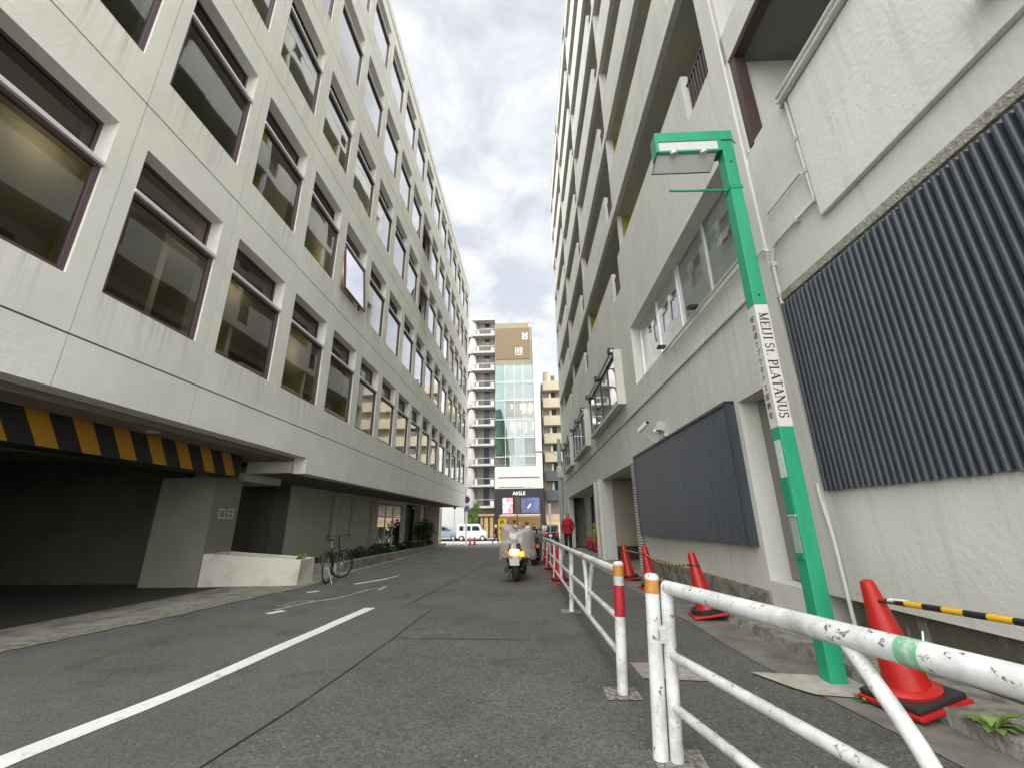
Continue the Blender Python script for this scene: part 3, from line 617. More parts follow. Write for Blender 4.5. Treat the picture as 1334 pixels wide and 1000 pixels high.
# near section
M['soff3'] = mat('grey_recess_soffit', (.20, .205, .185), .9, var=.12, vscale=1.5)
mb = MB(); wall_grid(mb, G, -2.0, 4.16, .38, 3.24, [], 0, .25); mb.build('lower_wall', M['conc'], apt)
M['base_dark'] = mat('damp_stained_base', (.095, .085, .062), .9, dark=(.36, .345, .30), vscale=2.6, darkpos=(.56, .74), stretch=(3.2, 3.2, .45), bump=.5, bscale=25)
rbox(MB(), -.30, -.05, -2.0, 4.16, -.4, .38).build('stained_base', M['base_dark'], apt)
rbox(MB(), -.25, .035, -2.0, 4.13, 3.22, 3.31).build('rough_band', M['aggregate'], apt, bevel=.008)
mb = MB(); wall_grid(mb, G, -2.0, 4.16, 3.31, 5.10, [], 0, .25); mb.build('upper_wall', M['conc'], apt)
rbox(MB(), .0, .05, -2.0, 3.29, 3.65, 5.08).build('hanging_panel', M['conc_rough'], apt, bevel=.01)
rbox(MB(), -.25, .05, -2.0, 3.42, 5.105, 5.25).build('gutter_trough', M['conc'], apt, bevel=.01)
rbox(MB(), -.25, -.01, 3.42, 4.16, 5.102, 5.25).build('parapet_cap', M['conc'], apt)
g_ = MB(); g_.tube([(-.085, -2, 5.115), (-.085, 3.36, 5.115)], .026, 8); g_.tube([(-.065, -2, 5.235), (-.065, 3.4, 5.235)], .020, 8); g_.build('gutter_pipe', M['conc'], apt, smooth=True)
for (za, zb) in ((6.76, 7.25), (9.2, 10.15), (12.1, 13.1), (15.0, 16.0), (17.9, 18.9), (20.8, 21.9), (23.8, 24.8), (26.7, 28.2)):
    rbox(MB(), -.14, 0, -2.0, 4.16, za, zb).build('balcony_band', M['conc'], apt)
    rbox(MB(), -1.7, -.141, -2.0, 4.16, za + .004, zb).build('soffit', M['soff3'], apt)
mb = MB(); rbox(mb, -1.95, -1.7, -2.0, 4.2, 2.5, 28.2); mb.build('recess_back_wall', M['conc'], apt)
rbox(MB(), -1.7, -.0, 4.10, 4.16, 5.25, 28.0).build('recess_side_wall', M['conc'], apt)
f_ = MB(); rbox(f_, -.16, -.02, 3.99, 4.09, 5.30, 6.70); rbox(f_, -.16, -.02, -2.0, 4.09, 6.70, 6.755); f_.build('recess_frame', M['brown2'], apt)
f_ = MB(); rbox(f_, -.06, -.02, 3.45, 3.99, 5.252, 5.30); f_.build('rail', M['alu'], apt)
for i in range(16):
    rbox(MB(), -.62, -.60, 3.9 - i * .11, 3.925 - i * .11, 7.25, 8.3).build('grille_bar', M['alu'], apt)
rbox(MB(), -.66, -.58, 2.0, 4.05, 8.30, 8.34).build('grille_rail', M['alu'], apt)
rbox(MB(), -.3, .025, 4.165, 4.50, .38, 28.2).build('pilaster', M['conc'], apt, bevel=.012)
# big corrugated screen: every rib its own piece
def rib(ln):
    k = 6; pr = [(0.0, .030)] ; pr = []
    for i in range(k + 1):
        a = PI * i / k; pr.append((-.018 - .034 * math.sin(a) ** .7, -.0205 * math.cos(a)))
    m_b = MB(); m_b.prism(pr, 2, 0, ln); return m_b
big = link('louvre_screen', rbox(MB(), .0, .018, -2.0, 4.10, 1.30, 3.18).mesh('louvre_screen', M['navy_dark']), apt)
ribm = rib(1.9).mesh('slat', M['navy'], smooth=True)
rr = random.Random(9)
for i in range(95):
    link('slat', ribm, big, (rr.uniform(-.002, .002), 4.075 - .0636 * i, 1.288 + rr.uniform(-.004, .004)), (0, 0, rr.uniform(-.02, .02)))
small = link('louvre_screen', rbox(MB(), .0, .075, 5.53, 10.5, .76, 2.49).mesh('louvre_screen', M['navy_dark']), apt)
f_ = MB(); rbox(f_, .0, .115, 5.50, 5.53, .735, 2.53); rbox(f_, .0, .115, 10.5, 10.53, .735, 2.53); rbox(f_, .0, .125, 5.5, 10.53, 2.49, 2.535); f_.build('frame', M['navy'], small)
def rib2(ln):
    m_b = MB(); m_b.prism([(-.077, -.031), (-.109, -.019), (-.109, .019), (-.077, .031)], 2, 0, ln); return m_b
r2 = rib2(1.745).mesh('slat', M['navy'])
for i in range(74): link('slat', r2, small, (0, 5.57 + .0667 * i, .742))
# middle wall with its openings, up to the first balcony
NI = (4.50, 5.40, .38, 2.49); BW = (4.62, 9.96, 4.20, 5.72); GA = (11.05, 15.70, -1.5, 2.45); EN = (17.3, 28.4, -1.5, 2.5)
BAYS = [(11.12, 16.2, 4.04, 5.62), (17.55, 22.3, 4.02, 5.60), (23.75, 28.5, 4.0, 5.58)]
mb = MB(); wall_grid(mb, G, 4.50, SE, -1.5, 7.2, [NI, BW, GA, EN] + [(a + .2, b_ - .2, c + .22, d - .1) for a, b_, c, d in BAYS], 0, .35); mb.build('facade_wall', M['conc'], apt)
rbox(MB(), -.40, -.30, 4.5, 5.45, .30, 2.5).build('niche_back', M['conc'], apt)
dnb = MB(); rbox(dnb, -.299, -.24, 4.5, 5.385, .40, 2.47); dnb.build('niche_door', mat('grey_steel_door', (.205, .195, .18), .5, var=.12, vscale=2), apt)
rbox(MB(), .0, .035, 5.42, 10.62, -.5, .27).build('plinth', M['plinth'], apt, bevel=.01)
for i in range(9): rbox(MB(), .036, .052, 5.46 + .57 * i, 5.46 + .57 * i + .555, -.35, .245).build('base_panel', M['kerb'], apt, bevel=.006)
rbox(MB(), .0, .035, 4.5, SE, 3.575, 3.64).build('drip_ledge', M['conc'], apt, bevel=.008)
sash_window(apt, G, BW[0], BW[1], BW[2], BW[3], -.20, M['alu'], M['glass_r'], mull=(5.95, 7.14, 7.28, 8.56), fw=.055)
cv = MB(); rbox(cv, -.285, -.27, BW[0] - .1, BW[1] + .1, BW[2], BW[3])
cv.build('curtain', M['curtain'], apt)
for a, b_ in ((5.1, 5.5), (6.3, 6.75), (7.6, 8.0), (9.0, 9.4)): rbox(MB(), -.268, -.264, a, b_, 4.95, 5.35).build('hanging_panel', M['blind'], apt)
pp = MB(); pp.tube([(-.05, 4.6, 4.12), (-.05, 7.75, 4.12)], .020, 8); pp.tube([(-.05, 4.6, 4.02), (-.05, 7.3, 4.02)], .014, 8); pp.build('conduit', M['conc'], apt, smooth=True)
for yy_ in (6.0, 7.6): rbox(MB(), .02, .16, yy_, yy_ + .13, 4.20, 4.24).build('bracket', M['black_metal'], apt)
for (a, b_, c, d) in BAYS:
    bay = link('bay_window', None, apt)
    fb = MB(); rbox(fb, 0, .22, a, b_, c, c + .10); rbox(fb, 0, .22, a, a + .09, c + .10, d); rbox(fb, 0, .22, b_ - .09, b_, c + .10, d); fb.build('surround', M['conc'], bay, bevel=.008)
    w4 = (b_ - a - .18) / 4
    sash_window(bay, G, a + .09, b_ - .09, c + .10, d - .06, .19, M['black_metal'], M['glass_r'], mull=tuple(a + .09 + w4 * i for i in (1, 2, 3)), fw=.06)
    aw = MB(); aw.tube([(-.25, a + .1, d + .0), (-.25, b_ - .1, d + .0)], .045, 10); aw.build('roller', M['alu_w'], bay, smooth=True)
    for q in (a + .12, a + (b_ - a) * .5, b_ - .3): rbox(MB(), .16, .34, q, q + .16, d - .06, d + .09).build('roller_bracket', M['black_metal'], bay)
    rbox(MB(), -.45, -.40, a, b_, c, d).build('curtain', M['curtain'], bay)
rbox(MB(), -2.2, -2.0, 4.3, SE - .2, 3.0, 7.0).build('inner_wall', M['interior'], apt)
# balconies
M['olive'] = mat('yellow_green_panel', (.30, .285, .03), .7, var=.15, vscale=3)
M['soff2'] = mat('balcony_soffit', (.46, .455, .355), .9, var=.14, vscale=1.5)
for j, f0 in enumerate(FIN):
    f1 = FIN[j + 1] if j + 1 < len(FIN) else SE
    gap0, gap1 = f0 + .10, min(f0 + .88, f1)
    for n in range(-1, 7):
        zb = BZ[n] if n >= 0 else 6.85
        if j < 4:
            mb = MB(); rbox(mb, -.12, 0, gap1, f1 + (.0 if f1 < SE else 0), (zb + .352) if n >= 0 else 7.201, zb + 1.47 if n >= 0 else 8.2); mb.build('balcony_parapet', M['conc'], apt)
            for i in range(8): rbox(MB(), -.10, -.075, gap0 + .04 + i * .093, gap0 + .065 + i * .093, zb + .355, zb + 1.1).build('grille_bar', M['brown'], apt)
            rbox(MB(), -.105, -.07, gap0, gap1, zb + 1.1, zb + 1.13).build('grille_rail', M['black_metal'], apt)
        elif n >= 0: rbox(MB(), -.12, 0, f0 + .1, SE, zb + .352, zb + 1.47).build('balcony_parapet', M['conc'], apt)
for n in range(7):
    rbox(MB(), -.13, 0, 4.50, SE, BZ[n], BZ[n] + .35).build('balcony_slab', M['conc'], apt, bevel=.006)
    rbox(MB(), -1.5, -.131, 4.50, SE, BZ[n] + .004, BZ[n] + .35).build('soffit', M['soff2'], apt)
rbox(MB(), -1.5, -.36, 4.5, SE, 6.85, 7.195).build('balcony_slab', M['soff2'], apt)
for f0 in FIN[1:]:
    for n in range(-1, 7):
        z0 = (BZ[n] + .352) if n >= 0 else 7.21; z1 = BZ[n + 1] - .002 if n < 6 else 28.2
        rbox(MB(), -.24, -.03 if n >= 0 else -.125, f0, f0 + .10, z0, z1).build('fin', M['white_fin'] if 'white_fin' in M else M.setdefault('white_fin', mat('pale_fin_paint', (.60, .58, .60), .6, var=.1, vscale=3)), apt)
        rbox(MB(), -1.5, -.245, f0 + .02, f0 + .07, z0, z1).build('partition', M['olive'], apt)
mb = MB(); rbox(mb, -1.75, -1.5, 4.3, SE, 6.85, 28.2); mb.build('balcony_back_wall', M['conc'], apt)
for j in range(4):
    for n in range(-1, 7):
        zb = (BZ[n] if n >= 0 else 6.85) + .35
        rbox(MB(), -1.52, -1.47, FIN[j] + 1.2, FIN[j + 1] - .8, zb + .05, zb + 2.0).build('balcony_window', M['car_glass'], apt)
rbox(MB(), -9, 0.03, -2.0, SE + .02, 28.2, 28.5).build('roof_edge', M['conc'], apt)
rbox(MB(), -9, -.01, SE, SE + .25, -1.5, 28.2).build('end_wall', M['conc'], apt)
rbox(MB(), -9, -.0, -2.25, -2.0, -.5, 28.2).build('end_wall', M['conc'], apt)
rbox(MB(), -9.2, -9, -2.2, SE, -1, 28.2).build('back_wall', M['conc'], apt)
# garage, louvred strip, downpipes, entrance
beige = mat('beige_garage_wall', (.36, .32, .25), .9, var=.12, vscale=1.5)
mb = MB(); rbox(mb, -5.0, -.36, 15.70, 15.95, .22, 2.45); mb.build('garage_wall', beige, apt)
rbox(MB(), -5.0, -.36, 15.70, 15.95, -1.0, .215).build('garage_base', M['dark_room'], apt)
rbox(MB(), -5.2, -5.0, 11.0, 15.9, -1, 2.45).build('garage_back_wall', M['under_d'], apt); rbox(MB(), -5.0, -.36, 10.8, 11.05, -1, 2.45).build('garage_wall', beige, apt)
rbox(MB(), -5.2, -.355, 10.8, 28.6, 2.5, 2.6).build('soffit', M['under'], apt)
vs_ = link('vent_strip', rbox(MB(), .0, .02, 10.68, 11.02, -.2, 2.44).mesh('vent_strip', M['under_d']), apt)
vsl = MB().hexa([(-.02, 0, 0), (-.075, 0, -.018), (-.075, .33, -.018), (-.02, .33, 0)], [(-.02, 0, .020), (-.075, 0, .012), (-.075, .33, .012), (-.02, .33, .020)]).mesh('slat', M['alu_w'])
for i in range(42): link('slat', vsl, vs_, (0, 10.685, -.12 + .0605 * i))
for q, rr_ in ((15.85, .10), (16.9, .07)):
    MB().tube([(-.06, q, -1), (-.06, q, 2.49)], rr_, 14).build('downpipe', M['conc'], apt, smooth=True)
rbox(MB(), -1.15, -1.0, 17.2, 28.6, -1.2, 2.5).build('entrance_wall', M['under'], apt)
for i, (q, wd) in enumerate(((18.4, .35), (20.2, .18), (22.0, .3), (23.0, .3), (24.5, .3))): rbox(MB(), -.995, -.86, q, q + wd, -.9, 2.35).build('door_frame', M['black_metal'] if i != 1 else M['alu'], apt)
sash_window(apt, G, 18.9, 20.1, -.4, 2.3, -.90, M['alu'], M['glass_r'])
# conduit on the near wall
cp = MB(); cp.tube([(-.03, 4.09, 3.16), (-.03, 4.09, 3.72), (-.03, 4.02, 3.84), (-.03, 3.92, 3.86), (-.03, 3.33, 3.86), (-.03, 3.32, 3.9), (-.03, 3.34, 5.10)], .018, 8)
cp.tube([(-.03, 3.98, 4.25), (-.03, 3.40, 4.25)], .012, 8)
cp.tube([(-.03, 4.09, 3.84), (-.05, 4.17, 3.92), (-.06, 4.3, 3.9)], .012, 8); cp.build('conduit', M['conc'], apt, smooth=True)
for (sy, sz) in ((4.09, 3.3), (4.09, 3.68), (3.6, 3.86), (3.325, 4.2), (3.33, 4.6)): rbox(MB(), 0, .055, sy - .02, sy + .02, sz - .025, sz + .025).build('pipe_clip', M['alu'], apt)
cp = MB(); cp.tube([(-.03, 4.19, 1.36), (-.045, 4.16, 1.22), (-.03, 4.14, .9), (-.03, 4.12, -.02)], .016, 8); cp.build('conduit', M['conc'], apt, smooth=True)
rbox(MB(), .0, .22, -2.0, 1.70, 3.86, 4.0).build('canopy_bracket', M['black_metal'], apt)
# camera and floodlights over the louvre
ct = thing('security_camera', 'small white security camera on an arm above the dark louvred screen', 'camera', (2.66, 8.9, 2.58))
MB().tube([(0, 0, 0), (-.10, .02, .10), (-.22, .06, .26)], .012, 8).build('arm', M['alu'], ct, smooth=True)
MB().lathe([(0, -.012), (.045, -.012), (.045, .012), (0, .012)], 12, (.0, 0, 0), 0).build('mount', M['alu'], ct)
hb = MB().box(-.045, .045, -.16, .14, -.04, .04).build('housing', M['white'], ct, bevel=.012, loc=(-.23, .06, .35)); hb.rotation_euler = (R(-24), 0, R(25))
MB().lathe([(0, -.20), (.03, -.20), (.032, -.16)], 12, (0, 0, 0), 1).build('lens', M['black_metal'], hb)
fl = thing('floodlight', 'pair of small grey lamp boxes fixed above the dark louvred screen', 'lamp', (2.66, 8.2, 2.64))
MB().box(-.06, .02, -.05, .05, -.05, .12).build('bracket', M['alu'], fl, bevel=.006)
h1_ = MB().box(-.07, .07, -.06, .06, -.05, .05).build('lamp_head', M['alu'], fl, bevel=.01, loc=(-.12, .12, .08)); h1_.rotation_euler = (0, R(30), R(-20))
h1_ = MB().box(-.06, .06, -.07, .07, -.09, .09).build('lamp_head', M['alu'], fl, bevel=.01, loc=(-.12, -.08, .12)); h1_.rotation_euler = (0, R(20), R(20))

# ------------------------------------------------------------------ green street lamp post
PX0, PX1, PY0, PY1 = -.058, .058, -.062, .062
lp = thing('street_lamp', 'green square lamp post lettered with white bands between the two dark louvred screens', 'lamp post', (2.075, 3.52, gz(3.52)), rot=(0, R(.45), 0))
def post_seg(nm, m, z0, z1, e_=0.0): return MB().box(PX0 - e_, PX1 + e_, PY0 - e_, PY1 + e_, z0, z1).build(nm, m, lp, bevel=.006)
post_seg('post', M['green'], -.05, 1.80); post_seg('post', M['green'], 2.905, 4.92)
wr = MB().box(PX0 - .001, PX1 + .001, PY0 - .001, PY1 + .001, 1.80, 2.905).build('band', M['band'], lp, bevel=.006)
MB().box(PX0 - .0035, PX0 - .0012, PY0 + .004, PY0 + .016, 1.81, 2.90).build('edge_strip', mat('pale_green_strip', (.36, .58, .46), .5), wr)
def serif_text(txt):
    """roman capitals with slab serifs drawn from strokes; returns flat quads in a unit cap height"""
    mb = MB(); x = 0.0; V_, H_t, SE_ = .17, .075, .060
    def st(x0, y0, x1, y1, t):
        d = Vector((x1 - x0, y1 - y0)).normalized(); n = Vector((-d.y, d.x)) * t / 2
        a = [(x + x0 + n.x, y0 + n.y), (x + x1 + n.x, y1 + n.y), (x + x1 - n.x, y1 - n.y), (x + x0 - n.x, y0 - n.y)]
        mb.hexa([(p[0], p[1], 0) for p in a], [(p[0], p[1], .001) for p in a])
    def sf(xc, y, hw=.17): st(xc - hw, y, xc + hw, y, SE_)
    def arc(cx, cy, rx_, ry_, a0, a1, t, n=9):
        for k in range(n):
            p, q = R(a0 + (a1 - a0) * k / n), R(a0 + (a1 - a0) * (k + 1) / n); m_ = math.cos((p + q) / 2)
            st(cx + rx_ * math.cos(p), cy + ry_ * math.sin(p), cx + rx_ * math.cos(q), cy + ry_ * math.sin(q), t * (.45 + .55 * abs(m_)))
    B, T_ = .03, .97
    for ch in txt:
        w_ = dict(M=.98, E=.76, I=.46, J=.58, S=.66, t=.48, P=.74, L=.70, A=.86, T=.76, N=.90, U=.86).get(ch, .34)
        if ch == 'M': st(.16, B, .16, T_, .09); st(.79, B, .79, T_, V_); st(.17, T_, .47, B, V_); st(.47, B, .78, T_, .07); sf(.16, B, .13); sf(.79, B, .16); sf(.13, T_, .10); sf(.82, T_, .13)
        if ch == 'E': st(.22, B, .22, T_, V_); st(.08, B, .68, B, H_t); st(.08, T_, .66, T_, H_t); st(.22, .52, .52, .52, H_t); st(.66, B, .68, .26, .07); st(.64, T_, .66, .76, .07); st(.52, .42, .52, .62, .06)
        if ch == 'I': st(.22, B, .22, T_, V_); sf(.22, B); sf(.22, T_)
        if ch == 'J': st(.34, .22, .34, T_, V_); sf(.34, T_); arc(.20, .20, .14, .19, 0, -165, .13)
        if ch == 'S': arc(.32, .74, .20, .24, 30, 270, .15); arc(.32, .26, .20, .24, 90, -150, .15); st(.51, .72, .52, T_, .06); st(.12, B, .12, .30, .06)
        if ch == 't': st(.20, .18, .20, .92, .13); st(.06, .66, .40, .66, .07); arc(.31, .16, .11, .13, 180, 330, .10)
        if ch == '.': st(.12, .07, .24, .07, .14)
        if ch == 'P': st(.22, B, .22, T_, V_); sf(.22, B); st(.06, T_, .42, T_, H_t); st(.22, .46, .42, .46, H_t); arc(.42, .715, .20, .255, 90, -90, .16)
        if ch == 'L': st(.22, B, .22, T_, V_); sf(.22, T_); st(.06, B, .64, B, H_t); st(.63, B, .64, .30, .07)
        if ch == 'A': st(.14, B, .42, T_, .08); st(.41, T_, .70, B, V_); st(.24, .34, .58, .34, .06); sf(.13, B, .12); sf(.71, B, .15)
        if ch == 'T': st(.38, B, .38, T_, V_); sf(.38, B); st(.06, T_, .70, T_, H_t); st(.07, T_, .06, .74, .06); st(.69, T_, .70, .74, .06)
        if ch == 'N': st(.16, B, .16, T_, .08); st(.74, B, .74, T_, .08); st(.15, T_, .73, B, V_); sf(.16, B, .13); sf(.74, T_, .13); sf(.12, T_, .11)
        if ch == 'U': st(.20, .3, .20, T_, V_); st(.68, .3, .68, T_, .08); sf(.20, T_); sf(.68, T_, .12); arc(.44, .30, .24, .26, 180, 360, .13)
        x += w_
    return mb, x
tmb, tl = serif_text('MEIJI St. PLATANUS'); ku = .955 / tl
tmb.v = [(-.038 + v[1] * .080, PY0 - .0012 - v[2], 2.822 - v[0] * ku) for v in tmb.v]
tmb.build('lettering', M['ink'], wr)
mt = Matrix.Translation((PX0 - .002, .012, 2.345)) @ Matrix.Rotation(R(-90), 4, 'Z') @ Matrix.Rotation(R(90), 4, 'X')
text_mesh('lettering', '\n'.join('\u660e\u6cbb\u901a\u308a\u30d7\u30e9\u30bf\u30ca\u30b9\u632f\u8208\u4f1a'), .068, M['ink'], wr, mt, .0008, spacing=1.17)
MB().box(PX0 - .004, PX0 - .001, PY0 + .02, PY1 - .02, 1.40, 1.70).build('sticker', M['sticker'], lp)
MB().box(PX0 - .004, PX0 - .001, PY0 + .016, PY1 - .02, .84, 1.10).build('sticker', mat('grey_sticker', (.34, .40, .37), .5, var=.1, vscale=20), lp)
MB().box(PX0 - .010, PX0 - .001, PY0 + .012, PY1 - .012, 1.12, 1.40).build('hatch_cover', M['green2'], lp)
MB().box(PX0 - .014, PX0, PY0 + .01, PY1 - .01, .80, .83).build('strap', M['green2'], lp)
MB().box(PX0 - .010, PX0, PY0 + .01, PY1 - .01, 1.105, 1.118).build('strap', M['sticker'], lp)
# lantern head reaching out over the pavement
hd = MB().box(-.73, .06, -.075, .075, 4.80, 4.92); hd.box(-.72, -.055, -.070, .070, 4.665, 4.69); hd.box(-.73, -.70, -.075, .075, 4.665, 4.80); hd.box(-.10, -.062, -.075, .075, 4.665, 4.80)
hdo = hd.build('lantern_frame', M['green'], lp, bevel=.004)
MB().box(-.70, -.10, -.066, -.058, 4.692, 4.798).build('lantern_panel', mat('milky_panel', (.60, .61, .61), .4, var=.06), hdo)
MB().box(-.70, -.10, .058, .066, 4.692, 4.798).build('lantern_panel', M['white'], hdo)
tr_ = MB(); tr_.hexa([(-.72, -.058, 4.655), (-.12, -.058, 4.655), (-.14, .105, 4.56), (-.74, .105, 4.56)], [(-.70, -.05, 4.665), (-.10, -.05, 4.665), (-.12, .11, 4.66), (-.72, .11, 4.66)])
tro = tr_.build('reflector_tray', M['white'], lp)
rm = MB(); rm.tube([(-.725, -.060, 4.652), (-.118, -.060, 4.652), (-.138, .107, 4.556), (-.745, .107, 4.556), (-.725, -.060, 4.652)], .007, 6); rm.build('tray_rim', mat('dark_trim', (.07, .08, .07), .5), tro)
for q in (-.56, -.26): MB().lathe([(0, -.03), (.032, -.03), (.036, .0), (0, .012)], 14, (q, -.075, 4.655)).build('spot', M['alu'], tro, smooth=True)
MB().tube([(.0, -.02, 4.20), (-.64, -.02, 4.22)], .011, 8).build('flag_rod', M['green'], lp, smooth=True)
MB().box(-.064, .064, -.068, .068, 4.19, 4.23).build('clamp', M['green2'], lp)
for zz in (4.52, 3.0): MB().tube([(.0, -.06, zz), (.0, -.072, zz)], .008, 8).build('bolt', M['ink'], lp)
MB().tube([(.07, 0, 4.86), (.10, 0, 4.86), (.13, .02, 4.84)], .006, 6).build('cable', M['ink'], lp)
pm = MB(); poly = [(1.60, 3.72), (1.72, 3.40), (1.80, 3.27), (2.02, 3.22), (2.26, 3.30), (2.23, 3.62), (1.95, 3.66)]
pm.quad(*[(x, y, gz(y) + .012) for x, y in poly]); tag(pm.build('post_footing', M['pad']), kind='structure')

# ------------------------------------------------------------------ white pipe fences
def fence_curve(x0, y0, dirv, side, top=.74, low=.22):
    """one half of the )( ornament: leaves the top rail and bends down to the low rail"""
    pts = []
    for i in range(10):
        t = i / 9; a = t * PI / 2; off_ = .05 + .26 * (1 - math.sin(a)) ** 1.4
        pts.append((off_ * side, top - (top - low) * (t ** .9)))
    return [(x0 + dirv.x * u + .055 * v, y0 + dirv.y * u, gz(y0 + dirv.y * u) + v) for u, v in pts]
def fence(name, label, pts, posts, first_deco=True, rr_=.030, group='white pipe fences along the pavement', lean=.05):
    f0 = thing(name, label, 'fence', (pts[0][0], pts[0][1], gz(pts[0][1])), group=group)
    O = Vector((pts[0][0], pts[0][1], gz(pts[0][1])))
    L_ = lambda p: tuple(Vector(p) - O)
    P3 = lambda q, h: L_((q[0] + lean * h, q[1], gz(q[1]) + h))
    MB().tube([P3(q, .745) for q in pts], rr_, 14).build('top_rail', M['fence'], f0, smooth=True)
    for i, q in enumerate(posts):
        po = MB().tube([P3(q, -.05), P3(q, .735 if i or not first_deco else .80)], .036 if (i == 0 and first_deco) else .031, 14).build('post', M['fence'], f0, smooth=True)
        if i == 0 and first_deco:
            MB().tube([P3(q, .715), P3(q, .785)], .0375, 14, False).build('reflector_band', M['fence_orange'], po, smooth=True)
            MB().lathe([(0, .812), (.028, .808), (.037, .795), (.037, .786)], 14, (P3(q, .8)[0], P3(q, 0)[1], P3(q, 0)[2])).build('cap', M['fence'], po, smooth=True)
        pd = MB(); s_ = [random.uniform(.10, .15) for _ in range(4)]; c_ = P3(q, .006)
        pd.quad((c_[0] - s_[0], c_[1] - s_[1], c_[2]), (c_[0] + s_[1], c_[1] - s_[2], c_[2]), (c_[0] + s_[2], c_[1] + s_[3], c_[2]), (c_[0] - s_[3], c_[1] + s_[0], c_[2])); pd.build('footing', M['agg_foot'], f0)
    for a, b_ in zip(posts, posts[1:]):
        va, vb = Vector(a), Vector(b_); d = (vb - va).normalized(); mid = (va + vb) / 2
        MB().tube([P3(a, .22), P3(mid, .22), P3(b_, .22)], .0215, 10).build('lower_rail', M['fence'], f0, smooth=True)
        for sgn, e_ in ((-1, a), (1, b_)):
            MB().tube([L_(p_) for p_ in fence_curve(mid.x, mid.y, d, sgn)], .0215, 10).build('curved_brace', M['fence'], f0, smooth=True)
            q2 = mid + d * sgn * .10
            MB().tube([P3(e_, .44), P3((q2.x, q2.y), .44)], .0215, 10).build('middle_rail', M['fence'], f0, smooth=True)
    return f0, P3
M['agg_foot'] = mat('pebbly_mortar', (.32, .31, .27), .95, dark=(.10, .10, .09), vscale=40, darkpos=(.45, .6), bump=1.0, bscale=70)
fy = [3.30, 6.19, 9.65, 13.0, 16.4, 19.8, 23.2]
fxf = lerp_fn([(3.3, .575), (6.2, .50), (9.65, .455), (13, .42), (23, .32)])
fposts = [(fxf(v), v) for v in fy]
ff, P3 = fence('pipe_fence', 'long chipped white pipe fence running down the street with a red-banded end post', [(fxf(3.34 + i * .9), 3.34 + i * .9) for i in range(23)], fposts)
MB().tube([P3(fposts[0], .46), P3(fposts[0], .655)], .0368, 14, False).build('reflector_band', M['fence_red'], ff, smooth=True)
nk = lambda t: (.655 + .19 * t, 2.45 - t)
nf, Q3 = fence('pipe_fence', 'nearest white pipe fence with green tape round its thick peeling rail', [nk(i * .2) for i in range(17)], [nk(0), nk(2.66)], first_deco=False, rr_=.033, lean=.055)
ep = MB().tube([Q3((.585, 2.47), -.05), Q3((.585, 2.47), .795)], .0355, 16).build('post', M['fence'], nf, smooth=True)
MB().tube([Q3((.585, 2.47), .715), Q3((.585, 2.47), .78)], .0368, 16, False).build('reflector_band', M['fence_orange'], ep, smooth=True)
MB().lathe([(0, .812), (.028, .808), (.0365, .796), (.0365, .781)], 16, (Q3((.585, 2.47), .8)[0], Q3((.585, 2.47), 0)[1], Q3((.585, 2.47), 0)[2])).build('cap', M['fence'], ep, smooth=True)
for hh in (.56, .50): MB().box(*sorted((Q3((.60, 0), hh)[0], Q3((.66, 0), hh)[0])), Q3((0, 2.43), 0)[1], Q3((0, 2.47), 0)[1], hh - .008, hh + .008).build('clamp', M['alu'], ep)
MB().box(Q3((.60, 0), .53)[0], Q3((.655, 0), .53)[0], Q3((0, 2.42), 0)[1], Q3((0, 2.425), 0)[1], .508, .552).build('clamp', M['fence'], ep)
MB().tube([Q3(nk(1.20), .745), Q3(nk(1.255), .745)], .0345, 16).build('tape', M['tape_green'], nf, smooth=True)
MB().tube([Q3(nk(1.25), .77), Q3(nk(1.255), .80)], .002, 6).build('wire_tie', M['alu_w'], nf)

# ------------------------------------------------------------------ traffic cones and striped poles
def make_cone():
    c = thing('traffic_cone', 'x', 'traffic cone', (0, 0, 0), 0, 'red traffic cones')
    MB().lathe([(.155, .035), (.15, .055), (.128, .075), (.120, .10), (.045, .66), (.036, .695), (.022, .70), (.0, .70)], 26).build('body', M['cone'], c, smooth=True)
    b_ = MB().box(-.20, .20, -.20, .20, .0, .028).build('base', M['cone'], c, bevel=.012)
    MB().lathe([(.145, .030), (.185, .030), (.188, .075), (.150, .080), (.142, .045)], 26).build('weight_ring', M['rubber'], c, smooth=True)
    return c
cone0 = make_cone()
def put_cone(x, y, label, tilt=(0, 0, 0), dz=0.0, first=False, scale=1.0):
    c = cone0 if first else copy_tree(cone0)
    c.location = (x, y, gz(y) + dz); c.rotation_euler = tilt; c.scale = (scale,) * 3; c['label'] = label; return c
T = lambda a, b_=0, z=0: (R(b_), R(a), R(z))
c1 = put_cone(2.225, 3.04, 'nearest large red cone leaning on the kerb beside the green lamp post', T(-10.5, 0, 12), .055, scale=.95)
[bpy.data.objects.remove(ch) for ch in list(c1.children) if ch.name.startswith('weight_ring')]
MB().lathe([(.0, .062), (.165, .062), (.168, .078), (.150, .088), (.125, .098), (.0, .098)], 26).build('collar', M['cone'], c1, smooth=True)
bk = MB().box(-.185, .185, -.185, .185, .029, .062)
rb2 = bk.build('weight', M['rubber'], c1, bevel=.012)
c2 = put_cone(2.09, 5.74, 'red cone leaning in the gutter before the smaller louvred screen', T(-9, 0, -8), .04, True)
c3 = put_cone(2.10, 8.25, 'red cone standing behind the orange-banded end post of the near fence', T(-6), .03)
c4 = put_cone(2.02, 9.68, 'red cone at the edge of the garage entrance holding the pole end', T(-7, 0, 5), .03)
put_cone(.56, 9.38, 'red cone standing right behind the fence near the parked scooter', T(0), .0)
put_cone(.50, 11.95, 'red cone behind the fence, second one back from the scooter', T(0), .0)
put_cone(.47, 14.2, 'red cone behind the fence, farthest one along the railing', T(0), .0)
put_cone(3.02, 21.2, 'red cone right beside the pale downpipe of the apartment entrance', T(0), .012)
